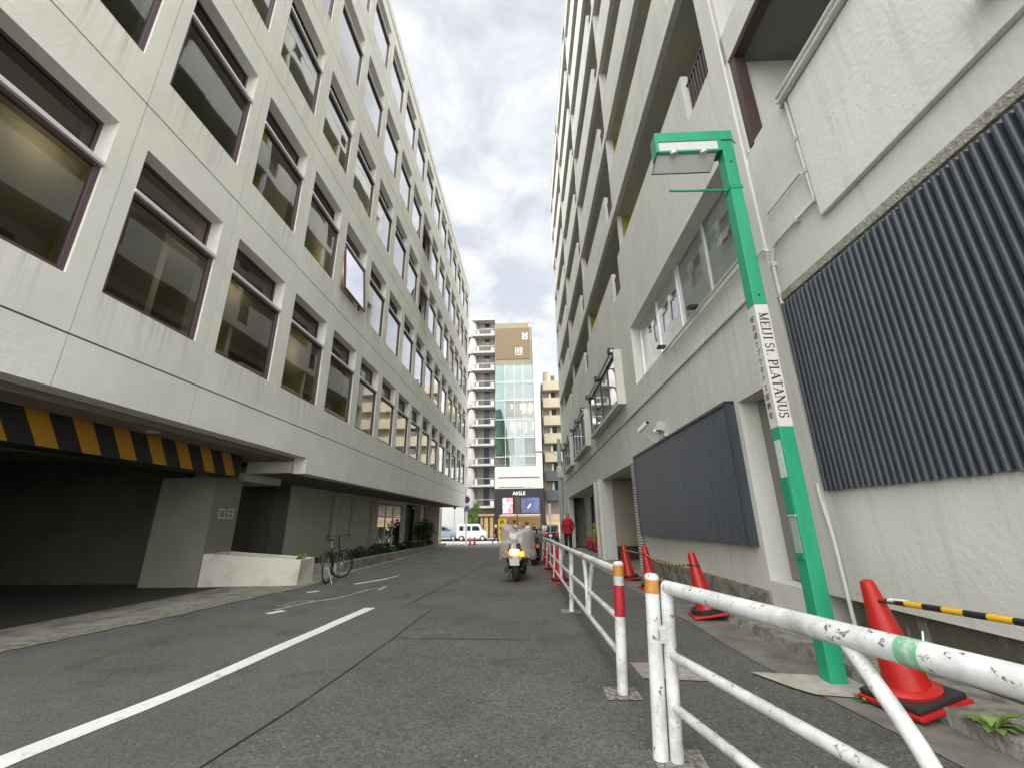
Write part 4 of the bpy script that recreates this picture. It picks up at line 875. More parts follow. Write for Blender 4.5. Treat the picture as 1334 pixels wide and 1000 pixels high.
put_cone(3.06, 23.4, 'red cone in the middle of the row at the apartment entrance', T(0), .012)
put_cone(3.30, 26.6, 'red cone at the far end of the row by the apartment entrance', T(0), .012)
def top_of(c, h=.55): return Vector(c.location) + c.rotation_euler.to_matrix() @ Vector((0, 0, h))
def striped(name, label, pts, r_=.017, seg=.155, group='striped barrier poles between cones'):
    pts = [Vector(p) for p in pts]; o = thing(name, label, 'barrier pole', pts[0], group=group)
    total = sum((b_ - a).length for a, b_ in zip(pts, pts[1:])); n = max(3, int(total / seg))
    def at(d):
        for a, b_ in zip(pts, pts[1:]):
            l = (b_ - a).length
            if d <= l: return a.lerp(b_, d / l)
            d -= l
        return pts[-1]
    for i in range(n):
        a, b_ = at(total * i / n), at(total * (i + 1) / n)
        MB().tube([a - pts[0], (a + b_) / 2 - pts[0], b_ - pts[0]], r_, 10).build('stripe', M['bar_y' if i % 2 else 'bar_k'], o, smooth=True)
    for p_ in (pts[0], pts[-1]): MB().torus(.058, .008, tuple(p_ - pts[0] - Vector((0, 0, 0))), 2, 18, 6).build('ring', M['bar_k'], o, smooth=True)
    return o
t1 = top_of(c1); bp_ = striped('barrier_pole', 'thick yellow and black striped pole held by the nearest cone', [t1 + Vector((.05, -.06, 0)), Vector((2.22, 2.0, .60)), Vector((2.28, .9, .585))], .0165, .11)
MB().tube([(0, 0, 0), (.012, -.12, .008)], .0185, 10).build('end_sleeve', M['alu_w'], bp_, smooth=True)
put_cone(2.36, .82, 'red cone by the kerb next to the camera, outside the view', T(-6), .04) if False else None
t2, t3, t4 = top_of(c2), top_of(c3), top_of(c4)
striped('barrier_pole', 'thin straight striped pole between the two cones at the garage entrance', [t4, t3], .013, .085)
striped('barrier_pole', 'sagging thin striped pole between the cones along the concrete plinth', [t3, t3.lerp(t2, .3) - Vector((0, 0, .075)), t3.lerp(t2, .6) - Vector((0, 0, .07)), t2], .013, .085)
e1_, e2_, e3_ = Vector((3.02, 21.2, gz(21.2) + .5)), Vector((3.06, 23.4, gz(23.4) + .5)), Vector((3.30, 26.6, gz(26.6) + .5))
M['bar_r'] = mat('bar_red', (.5, .03, .03), .4)
for a, b_, lb in ((e1_, e2_, 'near'), (e2_, e3_, 'far')):
    o = thing('barrier_pole', 'red and white pole between the %s pair of cones at the entrance' % lb, 'barrier pole', a, group='red and white poles at the entrance')
    for i in range(8): MB().tube([(b_ - a) * i / 8, (b_ - a) * (i + 1) / 8], .017, 8).build('stripe', M['bar_r' if i % 2 else 'white'], o)

# ------------------------------------------------------------------ planter, planting bed, plants
pl = thing('concrete_planter', 'cream concrete planter trough butting against the garage column', 'planter', (-4.74, 9.12, gz(9.1)))
tops = [(-1.93, -.17, .63), (.03, .0, .485), (-.01, .66, .485), (-1.93, .62, .63)]; bots = [(-1.93, -.17, 0), (.0, .0, 0), (.0, .66, 0), (-1.93, .62, 0)]
wl_ = .07; cx_ = lambda p, k: (p[0] + (wl_ if p[0] < -1 else -wl_) * k, p[1] + (wl_ if p[1] < .3 else -wl_) * k, p[2])
sh = MB(); inn = [cx_(p, 1) for p in tops]; ins = [(p[0], p[1], .38) for p in inn]
for i in range(4):
    j = (i + 1) % 4; sh.quad(bots[i], bots[j], tops[j], tops[i]); sh.quad(tops[i], tops[j], inn[j], inn[i]); sh.quad(inn[i], inn[j], ins[j], ins[i])
sh.build('trough', M['offwhite'], pl, bevel=.008)
sl_ = MB(); sl_.quad(*[(p[0], p[1], .40) for p in inn]); sl_.build('soil', M['soil'], pl)
bedx = lerp_fn([(11.4, -4.98), (12.6, -5.03), (16.5, -5.21), (25.7, -5.93), (36, -6.85)])
bedb = lambda y: bedx(y) - .12
tag(block(MB(), bedb, bedx, 11.5, 36, -.05, .265, 1.2).build('planting_bed', M['apron'], bevel=.012), kind='structure')
tag(block(MB(), -7.40, bedb, 11.5, 36, -.05, .20, 1.2).build('bed_soil', M['soil']), kind='structure')
tag(block(MB(), -7.40, bedx, 11.36, 11.5, -.05, .262, .2).build('planting_bed', M['apron']), kind='structure')
def leaves(mb, c, rad, n, size, rnd, flat=1.0, up=0.0):
    for _ in range(n):
        while True:
            q = Vector((rnd.uniform(-1, 1), rnd.uniform(-1, 1), rnd.uniform(-1, 1)))
            if .15 < q.length < 1: break
        p_ = Vector(c) + Vector((q.x * rad[0], q.y * rad[1], q.z * rad[2]))
        d = Vector((rnd.uniform(-1, 1), rnd.uniform(-1, 1), rnd.uniform(-.6, .9) + up)).normalized(); s_ = size * rnd.uniform(.6, 1.3)
        e_ = d.cross(Vector((rnd.uniform(-1, 1), rnd.uniform(-1, 1), rnd.uniform(-1, 1)))).normalized() * s_ * .36
        tip = p_ + d * s_; m_ = p_ + d * s_ * .5
        mb.quad(tuple(p_), tuple(m_ + e_), tuple(tip), tuple(m_ - e_))
def plant(name, label, cat, loc, rad, n, size, m, group=None, stems=3, up=.2, seed=0):
    o = thing(name, label, cat, loc, group=group); rnd = random.Random(seed)
    mb = MB(); nb_ = max(3, int(n / 60))
    for k in range(nb_):
        a = rnd.uniform(0, 2 * PI); q = rnd.uniform(0, .7)
        leaves(mb, (math.cos(a) * rad[0] * q, math.sin(a) * rad[1] * q, rad[2] * rnd.uniform(.6, 1.3)), tuple(r_ * .5 for r_ in rad), n // nb_, size, rnd, up=up)
    mb.build('foliage', m, o)
    st = MB()
    for k in range(stems):
        a = rnd.uniform(0, 2 * PI); st.tube([(0, 0, -.03), (math.cos(a) * rad[0] * .25, math.sin(a) * rad[1] * .25, rad[2] * .6), (math.cos(a) * rad[0] * .6, math.sin(a) * rad[1] * .6, rad[2] * 1.3)], [.012, .009, .004], 6)
    st.build('stem', M['bark'], o); return o
rs = random.Random(21)
PLN = ['at the end by the bicycle', 'before the second slot window', 'before the third slot window', 'below the left edge of the shop window', 'below the middle of the shop window', 'below the right edge of the shop window', 'beside the tall green bush', 'before the timber cladding']
for i, yy in enumerate((12.6, 14.6, 16.6, 18.8, 21.0, 23.2, 26.0, 30.0)):
    plant('low_shrub', 'low dark leafy shrub in the kerbed bed, ' + PLN[i], 'shrub', (bedb(yy) - .45, yy, gz(yy) + .2), (.30, .8, .13 + .04 * (i % 3)), 300, .12, M['leaf_d'] if i % 3 else M['leaf'], 'low shrubs in the kerbed bed', 5, .25, 30 + i)
plant('round_bush', 'tall rounded green bush by the dark office entrance', 'bush', (-6.6, 27.2, gz(27.2) + .2), (.75, .75, .95), 1500, .13, M['leaf'], None, 6, .2, 77)
plant('sprig', 'small bright green sprout growing out of the cream planter', 'plant', (-4.86, 9.45, gz(9.4) + .40), (.07, .10, .08), 60, .09, M['leaf_l'], None, 3, .8, 5)
def weed(label, loc, n, ln, seed, m):
    o = thing('weed', label, 'weed', loc, group='weeds growing along the kerb'); rnd = random.Random(seed); mb = MB()
    for k in range(n):
        a = rnd.uniform(0, 2 * PI); l = ln * rnd.uniform(.6, 1.2); wd = l * .22; h = l * rnd.uniform(.25, .75)
        d = Vector((math.cos(a), math.sin(a), 0)); s_ = Vector((-d.y, d.x, 0)) * wd
        p0, p1, p2, p3 = Vector((0, 0, 0)), d * l * .35 + Vector((0, 0, h * .8)), d * l * .7 + Vector((0, 0, h)), d * l + Vector((0, 0, h * .65))
        mb.quad(tuple(p0), tuple(p1 + s_ * .7), tuple(p1 - s_ * .7)); mb.quad(tuple(p1 - s_ * .7), tuple(p1 + s_ * .7), tuple(p2 + s_), tuple(p2 - s_)); mb.quad(tuple(p2 - s_), tuple(p2 + s_), tuple(p3))
    mb.build('leaves', m, o); return o
weed('broad-leaved green weed growing from the kerb joint at the right edge', (2.27, 2.62, gz(2.6) + .06), 17, .13, 4, M['leaf_l'])
weed('tiny weed tuft at the foot of the green lamp post', (2.02, 3.16, gz(3.1) + .01), 12, .06, 8, M['leaf_l'])

# ------------------------------------------------------------------ bicycle leaning at the planting bed
bi = thing('bicycle', 'dark upright bicycle with its front wheel turned, parked by the cream planter', 'bicycle', (-4.27, 9.42, gz(9.4)), R(10), rot=(0, R(-4), R(8)))
WR = .325; RX, FXp = 0.0, 1.03                        # local y runs from the rear wheel to the front wheel
def wheel(parent, loc, rz):
    wl = MB().torus(WR - .016, .017, (0, 0, 0), 0, 40, 8).build('wheel', M['rubber'], parent, smooth=True, loc=loc); wl.rotation_euler = (0, 0, rz)
    MB().torus(WR - .038, .009, (0, 0, 0), 0, 40, 6).build('rim', M['black_metal'], wl, smooth=True)
    sp = MB()
    for k in range(16):
        a = 2 * PI * k / 16; sp.tube([(.02 if k % 2 else -.02, .018 * math.cos(a), .018 * math.sin(a)), (0, (WR - .04) * math.cos(a + .15), (WR - .04) * math.sin(a + .15))], .0016, 4)
    sp.tube([(-.045, 0, 0), (.045, 0, 0)], .017, 8); sp.build('spokes', M['alu'], wl); return wl
wheel(bi, (0, 0, WR), 0); wheel(bi, (.03, FXp, WR), R(-38))
BBp, ST, HT, HB = Vector((0, .44, .29)), Vector((0, .30, .74)), Vector((0, .86, .84)), Vector((0, .90, .66))
fr = MB()
for a, b_, r_ in ((BBp, ST, .016), (BBp, HB, .019), (ST - Vector((0, 0, .06)), HT - Vector((0, 0, .06)), .016), (HB, HT, .020)): fr.tube([a, b_], r_, 10)
for s_ in (-.04, .04):
    fr.tube([BBp + Vector((s_ * .6, 0, 0)), Vector((s_, 0, WR))], .009, 8); fr.tube([ST - Vector((0, 0, .08)), Vector((s_, 0, WR))], .008, 8)
    fr.tube([HB, Vector((s_ + .03, FXp, WR))], .011, 8)
fr.build('frame', M['black_metal'], bi, smooth=True)
MB().tube([ST, ST + Vector((0, -.045, .15))], .013, 8).build('seat_post', M['alu'], bi, smooth=True)
sd_ = MB(); sd_.hexa([(-.07, .13, .885), (.07, .13, .885), (.018, .37, .905), (-.018, .37, .905)], [(-.075, .12, .935), (.075, .12, .935), (.02, .38, .93), (-.02, .38, .93)]); sd_.build('saddle', M['rubber'], bi, bevel=.014)
hb_ = MB(); hb_.tube([HT, HT + Vector((0, -.02, .15))], .014, 8); hb_.tube([(-.27, .72, .99), (-.18, .80, 1.01), (0, .84, .99), (.18, .80, 1.01), (.27, .72, .99)], .011, 8); hb_.build('handlebar', M['black_metal'], bi, smooth=True)
for s_ in (-1, 1): MB().tube([(.27 * s_, .72, .99), (.21 * s_, .775, 1.002)], .017, 8).build('grip', M['rubber'], bi, smooth=True)
cr = MB(); cr.lathe([(0, -.006), (.09, -.006), (.09, .006), (0, .006)], 24, (.05, .44, .29), 0); cr.tube([(.055, .44, .29), (.07, .46, .13)], .009, 6); cr.tube([(-.055, .44, .29), (-.07, .42, .45)], .009, 6); cr.build('crank', M['alu'], bi)
for p_ in ((.105, .46, .125), (-.105, .42, .455)): MB().box(p_[0] - .04, p_[0] + .04, p_[1] - .035, p_[1] + .035, p_[2] - .01, p_[2] + .01).build('pedal', M['rubber'], bi)
mg = MB()
for k in range(10):
    a0, a1 = R(20 + k * 15), R(20 + (k + 1) * 15); q = WR + .025
    mg.quad((-.025, q * math.cos(a0), WR + q * math.sin(a0)), (.025, q * math.cos(a0), WR + q * math.sin(a0)), (.025, q * math.cos(a1), WR + q * math.sin(a1)), (-.025, q * math.cos(a1), WR + q * math.sin(a1)))
mg.build('mudguard', M['black_metal'], bi)
bi.scale = (.95, .95, .93)
MB().tube([(.03, 0, WR), (.14, -.08, .0)], .008, 6).build('kickstand', M['alu'], bi)

# ------------------------------------------------------------------ buildings across the end of the street
GE = -.95
M['ap_grey'] = mat('grey_tile_wall', (.21, .20, .18), .8, var=.15, vscale=2)
M['ap_slab'] = mat('white_balcony_edge', (.46, .45, .43), .8, var=.1, vscale=2)
M['ap_blue'] = mat('dark_blue_panel', (.018, .022, .050), .3)
tw = thing('balcony_tower', 'narrow grey apartment tower with white balcony edges and a dark blue strip', 'building', (-4.62, 56, GE))
MB().box(-14, -.0, 1.3, 12, 0, 30.2).build('wall', M['ap_grey'], tw)
zs = [3.9 + 2.665 * k for k in range(10)]
for k, z in enumerate(zs):
    MB().box(-3.15, -.02, 0, 1.29, z - .16, z + .12).build('balcony_slab', M['ap_slab'], tw)
    MB().box(-14, -3.2, .3, 1.29, z - .16, z + .9).build('balcony_parapet', M['ap_slab'], tw)
    # rounded white balcony front at the left corner
    rp_ = MB(); rp_.lathe([(.55, z + .12), (.62, z + .5), (.58, z + 1.6), (.40, z + 2.3), (.0, z + 2.45)], 14, (-3.25, .75, 0)); rp_.build('rounded_screen', M['ap_slab'], tw, smooth=True)
    MB().box(-1.55, -.85, 1.22, 1.295, z + .15, z + 2.4).build('window', M['ap_blue'] if k < 7 else M['car_glass'], tw)
    MB().box(-.55, -.10, .35, .85, z + .121, z + .75).build('air_conditioner', M['white'], tw, bevel=.02)
    MB().box(-2.6, -2.3, .3, .9, z + .121, z + .8).build('air_conditioner', M['alu'], tw, bevel=.02)
    MB().box(-3.1, -.05, .02, .05, z + .85, z + .9).build('handrail', M['alu'], tw)
MB().box(-3.3, .0, -.05, 6, 30.2, 30.62).build('roof', M['ap_slab'], tw)
tk = MB(); tk.box(-2.35, -2.28, 1, 1.07, 30.62, 31.7); tk.box(-.45, -.38, 1, 1.07, 30.62, 31.7); tk.box(-2.35, -.38, 1, 1.07, 31.63, 31.7); tk.box(-2.35, -2.28, 3, 3.07, 30.62, 31.7); tk.build('roof_frame', M['white'], tw)
MB().box(-2.0, -.01, -.9, 1.3, 2.75, 3.0).build('canopy', mat('timber_canopy', (.42, .27, .15), .7), tw)
MB().box(-1.9, -.3, 1.2, 1.295, .1, 2.6).build('shop_window', M['glow_shop'], tw); MB().box(-3.2, -2.0, .9, 1.29, .1, 2.9).build('doorway', M['dark_room'], tw)
MB().box(-1.6, -1.45, 1.0, 1.19, .1, 2.6).build('door_frame', M['brown2'], tw); MB().box(-.9, -.7, 1.0, 1.19, .1, 2.6).build('door_frame', M['brown2'], tw)

gb = thing('glass_building', 'slim white and teal glass building with a brown sign board and black shop front', 'building', (-1.45, 56, GE))
H_ = lambda z: z - GE
M['gb_white'] = mat('white_cladding', (.56, .56, .54), .5, var=.05)
M['gb_brown'] = mat('brown_sign_board', (.165, .112, .062), .6, var=.06); M['gb_olive'] = mat('olive_border', (.22, .205, .125), .6)
MB().box(-3.13, 3.1, .6, 14, H_(5.15), H_(22.2)).build('core', M['interior'], gb)
MB().box(2.27, 3.14, -.05, 10, H_(7.85), H_(26.2)).build('side_column', M['gb_white'], gb); MB().box(-3.13, 2.26, .3, 10, H_(22.3), H_(28.8)).build('crown', M['gb_olive'], gb)
sb = MB().box(-2.95, 1.80, .20, .31, H_(23.1), H_(27.95)).build('sign_board', M['gb_brown'], gb)
MB().box(1.81, 2.2, .22, .31, H_(28.0), H_(28.6)).build('corner_plate', M['gb_white'], gb)
lg1 = MB(); lg1.box(.84, .98, .17, .199, H_(26.1), H_(27.2)); lg1.box(1.42, 1.56, .17, .199, H_(26.1), H_(27.2)); lg1.box(.98, 1.42, .17, .199, H_(26.1), H_(26.25)); lg1.box(1.1, 1.3, .17, .199, H_(26.5), H_(27.0)); lg1.build('logo', M['white'], sb)
lg1 = MB()
for a in (-.2, .15, .45, .7): lg1.box(a, a + .09, .17, .199, H_(23.9), H_(24.85))
lg1.box(-.11, .15, .17, .199, H_(24.3), H_(24.4)); lg1.box(.54, .70, .17, .199, H_(24.7), H_(24.8)); lg1.box(-.2, .79, .17, .199, H_(23.7), H_(23.78)); lg1.build('logo', M['white'], sb)
gzs = [7.9, 9.25, 11.8, 14.3, 17.0, 19.6, 22.25]; gxs = [-3.1, -1.72, -.42, .80, 2.24]
rg = random.Random(2)
tints = [M['glass_t'], M['glass_r'], glass('green_glass', (.50, .74, .70), 1.6, 2.0)]
for a, b_ in zip(gzs, gzs[1:]):
    for c, d in zip(gxs, gxs[1:]):
        q = MB(); q.box(c + .03, d - .03, .05, .07, H_(a) + .05, H_(b_) - .05); q.build('pane', tints[2 if (c < -3 and rg.random() < .8) else (0 if rg.random() < .6 else 1)], gb)
    MB().box(-3.1, 2.24, .02, .12, H_(a) - .04, H_(a) + .045).build('transom', M['alu_w'], gb)
    MB().box(-3.1, 2.24, .10, .6, H_(a) + .02, H_(a) + .38).build('floor_edge', M['gb_white'], gb)
for c in gxs[1:4]: MB().box(c - .025, c + .025, .0, .10, H_(7.9), H_(22.2)).build('mullion', M['alu_w'], gb)
rs_ = random.Random(8)
fl_ = MB()
for zz in (12.2, 14.7):
    for k in range(9): u = rs_.uniform(-1.2, 2.0); fl_.box(u, u + .12, .3, .45, H_(zz) + rs_.uniform(.3, 1.6), H_(zz) + rs_.uniform(1.7, 1.9))
fl_.build('shop_lamp', mat('warm_lamp', (1, 1, 1), .5, emit=(1, .86, .5), estr=.28), gb)
MB().box(-1.2, .0, .03, .05, H_(20.2) - 1.2, H_(20.2) - .55).build('logo', mat('grey_logo', (.30, .32, .32), .6), gb)
MB().box(-3.13, 3.14, -.05, 8, H_(5.15), H_(7.85)).build('lower_band', M['gb_white'], gb); MB().box(-2.7, 2.7, -.09, -.051, H_(6.5), H_(6.62)).build('groove', M['joint'], gb)
MB().box(.95, 1.75, -.10, -.051, H_(5.35), H_(6.1)).build('vent', M['under'], gb); MB().box(-2.6, .6, -.09, -.051, H_(5.3), H_(5.36)).build('groove', M['joint'], gb)
sf = MB(); sf.box(-3.13, 3.16, -.12, .4, H_(2.0), H_(5.14)); sf.box(-3.13, -2.62, -.12, .4, 0, H_(2.0)); sf.box(2.66, 3.16, -.12, .4, 0, H_(2.0)); sf.box(-.35, -.22, .0, .3, 0, H_(2.0)); sfo = sf.build('shop_front', M['black_metal'], gb)
mt = Matrix.Translation((0.0, -.15, H_(4.53))) @ Matrix.Rotation(R(90), 4, 'X')
text_mesh('lettering', 'AIGLE', .62, mat('lit_lettering', (.9, .9, .85), .5, emit=(1, .97, .88), estr=.10), sfo, mt, .02)
s1 = MB().box(-2.12, -.84, -.16, -.121, H_(2.12), H_(4.0)).build('advert_screen', mat('bright_advert', (.3, .3, .3), .5, var=0, emit=(.55, .45, .52), estr=.15), gb)
def ad_mat(nm, cols, sc):
    m = bpy.data.materials.new(nm); m.use_nodes = True; t = m.node_tree; b = t.nodes['Principled BSDF']
    g = N(t, 'ShaderNodeNewGeometry'); n = N(t, 'ShaderNodeTexNoise'); n.inputs['Scale'].default_value = sc; n.inputs['Detail'].default_value = 2; t.links.new(g.outputs['Position'], n.inputs['Vector'])
    r = N(t, 'ShaderNodeValToRGB'); r.color_ramp.elements[0].position = .3; r.color_ramp.elements[0].color = (*cols[0], 1); r.color_ramp.elements[1].position = .7; r.color_ramp.elements[1].color = (*cols[-1], 1)
    for i, c in enumerate(cols[1:-1]): e_ = r.color_ramp.elements.new(.3 + .4 * (i + 1) / (len(cols) - 1)); e_.color = (*c, 1)
    t.links.new(n.outputs[0], r.inputs[0]); t.links.new(r.outputs[0], b.inputs['Base Color']); t.links.new(r.outputs[0], b.inputs['Emission Color']); b.inputs['Emission Strength'].default_value = .07; return m
s1.data.materials.clear(); s1.data.materials.append(ad_mat('bright_advert_print', [(.15, .5, .6), (.75, .75, .85), (.75, .12, .22), (.85, .5, .55)], 1.3))
s2 = MB().box(.25, 2.58, -.16, -.121, H_(2.12), H_(4.0)).build('advert_screen', ad_mat('blue_advert_print', [(.045, .06, .12), (.07, .09, .19), (.12, .14, .26)], .7), gb)
hi = MB(); hi.hexa([(1.0, -.18, H_(2.75)), (1.15, -.18, H_(2.65)), (1.15, -.165, H_(2.65)), (1.0, -.165, H_(2.75))], [(1.42, -.18, H_(3.3)), (1.56, -.18, H_(3.2)), (1.56, -.165, H_(3.2)), (1.42, -.165, H_(3.3))]); hi.build('print', mat('pale_print', (.6, .65, .8), .5, emit=(.6, .65, .8), estr=.06), s2)
MB().box(-.5, .12, -.14, -.121, H_(2.1), H_(4.1)).build('centre_panel', mat('dark_olive_panel', (.05, .05, .035), .5), gb)
M['shop_wall'] = mat('shop_wall', (.30, .24, .15), .8, var=.3, vscale=1.5, emit=(1.0, .66, .30), estr=.025)  # faint emission in the wall stands in for the shop's lighting
MB().box(-3.0, 2.9, 3.0, 3.1, 0, H_(1.9)).build('shop_back_wall', M['shop_wall'], gb); MB().box(-3.0, 2.9, .4, 3.1, H_(1.72), H_(1.9)).build('shop_ceiling', M['glow_shop'], gb); MB().box(-3, 2.9, .4, 3, .14, .16).build('shop_floor', M['pave'], gb)
goods = MB()
for k in range(60):
    u = rs_.uniform(-2.5, 2.3); zb_ = rs_.choice((.16, .16, .9, 1.5)); goods.box(u, u + rs_.uniform(.08, .30), rs_.uniform(1, 1.9), 2, zb_, zb_ + rs_.uniform(.3, .9))
goods.build('goods', ad_mat('shop_goods', [(.05, .03, .02), (.25, .12, .05), (.5, .4, .25)], 3.0), gb)

bb = thing('beige_building', 'beige apartment block with banded balconies and a rooftop tank behind the pole', 'building', (1.75, 57, GE))
M['bg'] = mat('cream_balcony', (.43, .385, .27), .8, var=.08); M['bgw'] = mat('beige_wall', (.26, .235, .185), .8, var=.1); M['bgb'] = mat('blue_grey_balcony', (.075, .078, .09), .8)
MB().box(.15, 13, 1.2, 12, 0, H_(20.0)).build('wall', M['bgw'], bb)
for k in range(9):
    z = H_(18.7) - 2.5 * k + 1.3
    if z - 1.3 < 3: break
    MB().box(.35, 12.5, 0, 1.19, z - 1.35, z).build('balcony', M['bg'] if k < 5 else M['bgb'], bb)
    MB().box(1.55, 2.15, 1.1, 1.195, z + .02, z + 1.1).build('window', M['car_glass'], bb); MB().box(1.25, 1.5, 1.1, 1.195, z + .02, z + 1.0).build('curtain', M['white'], bb); MB().box(4, 5.2, 1.1, 1.195, z + .02, z + 1.1).build('window', M['car_glass'], bb)
MB().box(.45, 1.75, 2, 4, H_(20.0), H_(20.6)).build('tank_base', M['bgw'], bb); MB().lathe([(0, H_(22.3)), (.55, H_(22.25)), (.62, H_(20.6)), (0, H_(20.6))], 16, (1.1, 3, 0)).build('roof_tank', M['bg'], bb, smooth=True)
MB().box(.2, 8, .3, 1.19, .1, 2.6).build('shop_window', M['glow_shop'], bb); MB().box(.2, 8, .0, .29, 2.2, 2.9).build('shop_sign', mat('pink_beige_sign', (.46, .34, .27), .6), bb)
mg2 = thing('white_house', 'small white rendered building behind the parked van', 'building', (-12.5, 56.5, GE)); MB().box(-5, 4.0, -.6, .0 + .75, 0, 5.4).build('wall', M['gb_white'], mg2); MB().box(-5.1, 4.1, -.65, .8, 5.4, 5.6).build('roof', M['ap_slab'], mg2)

# ------------------------------------------------------------------ vehicles
def car(name, label, loc, rz, paint, kind='van', group=None):
    o = thing(name, label, 'car' if kind != 'van' else 'van', loc, rz, group)
    L, W, Ht = (3.4, 1.475, 1.86) if kind == 'van' else (4.2, 1.70, 1.72)
    if kind == 'van': prof = [(0, .32), (0, 1.0), (.05, 1.75), (.16, Ht), (2.35, Ht), (2.62, 1.78), (3.05, 1.12), (3.34, .98), (L, .75), (L, .32)]
    else: prof = [(0, .35), (0, .95), (.12, 1.1), (.30, 1.62), (.5, Ht), (2.4, Ht - .04), (3.1, 1.10), (4.0, .92), (L, .72), (L, .35)]
    MB().prism([(a, b_) for a, b_ in prof], 1, -W / 2, W / 2).build('body', paint, o, bevel=.05, smooth=True)
    wins = [(.32, .80, 1.12, 1.62), (.98, 1.62, 1.12, 1.62)] if kind == 'van' else [(.55, 1.35, 1.12, 1.55), (1.45, 2.35, 1.12, 1.55)]
    for s_ in (-1, 1):
        yw = s_ * (W / 2 + .002)
        for a, b_, c, d in wins: MB().box(a, b_, *sorted((yw, yw + s_ * .006)), c, d).build('side_window', M['car_glass'], o)
        q = MB(); q.prism([(1.78, 1.12), (2.80, 1.12), (2.46, 1.62), (1.78, 1.62)] if kind == 'van' else [(2.42, 1.10), (3.0, 1.10), (2.44, 1.52)], 1, *sorted((yw, yw + s_ * .006))); q.build('side_window', M['car_glass'], o)
        for a in ((.90, 1.70) if kind == 'van' else (1.40, 2.38)): MB().box(a, a + .012, *sorted((yw, yw + s_ * .004)), .42, 1.66).build('door_gap', M['ink'], o)
        MB().box(1.52, 1.66, *sorted((yw, yw + s_ * .03)), .98, 1.01).build('door_handle', M['alu'], o)
        for a in ((.58, 2.98) if kind == 'van' else (.75, 3.35)):
            wh = MB().lathe([(0, -.09), (.27, -.09), (.285, -.06), (.285, .06), (.27, .09), (0, .09)], 24, (0, 0, 0), 1).build('wheel', M['rubber'], o, smooth=True, loc=(a, s_ * (W / 2 - .06), .285))
            MB().lathe([(0, s_ * .10), (.15, s_ * .10), (.18, s_ * .085)], 18, (0, 0, 0), 1).build('hub', M['alu_w'], wh, smooth=True)
            MB().lathe([(.30, s_ * .0), (.345, s_ * .0)], 22, (a, s_ * (W / 2 + .003), .30), 1).build('wheel_arch', M['ink'], o)
        MB().box(L - .10, L + .006, *sorted((s_ * .42, s_ * .66)), .72, .92).build('headlight', M['alu_w'], o, bevel=.02)
        MB().box(-.012, .03, *sorted((s_ * .56, s_ * .70)), .62, 1.05).build('tail_light', M['tail'], o)
        MB().box(2.66, 2.74, *sorted((s_ * (W / 2 + .02), s_ * (W / 2 + .18))), 1.12, 1.30).build('mirror', paint, o, bevel=.02)
    q = MB(); q.quad((L - .35 if kind == 'van' else 3.06, -.6, 1.16), (L - .35 if kind == 'van' else 3.06, .6, 1.16), (2.66 if kind == 'van' else 2.46, .55, 1.74 if kind == 'van' else 1.60), (2.66 if kind == 'van' else 2.46, -.55, 1.74 if kind == 'van' else 1.60)); q.build('windscreen', M['car_glass'], o)
    MB().box(-.012, .02, -.58, .58, 1.18, 1.62 if kind == 'van' else 1.5).build('rear_window', M['car_glass'], o)
    MB().box(-.02, .0, -.16, .16, .60, .76).build('number_plate', M['white'], o); MB().box(-.05, .06, -W / 2 + .05, W / 2 - .05, .36, .56).build('bumper', paint, o, bevel=.02)
    return o
car('white_van', 'small white box van parked side-on across the end of the street', (-8.5, 51.2, GE), 0, M['car_white'])
car('parked_car', 'pale blue car half hidden behind the white van', (-12.6, 53.6, GE), 0, M['car_blue'], 'car')
car('parked_car', 'black car waiting at the junction beyond the end of the fence', (1.9, 44.6, gz(43)), R(92), M['car_black'], 'car')

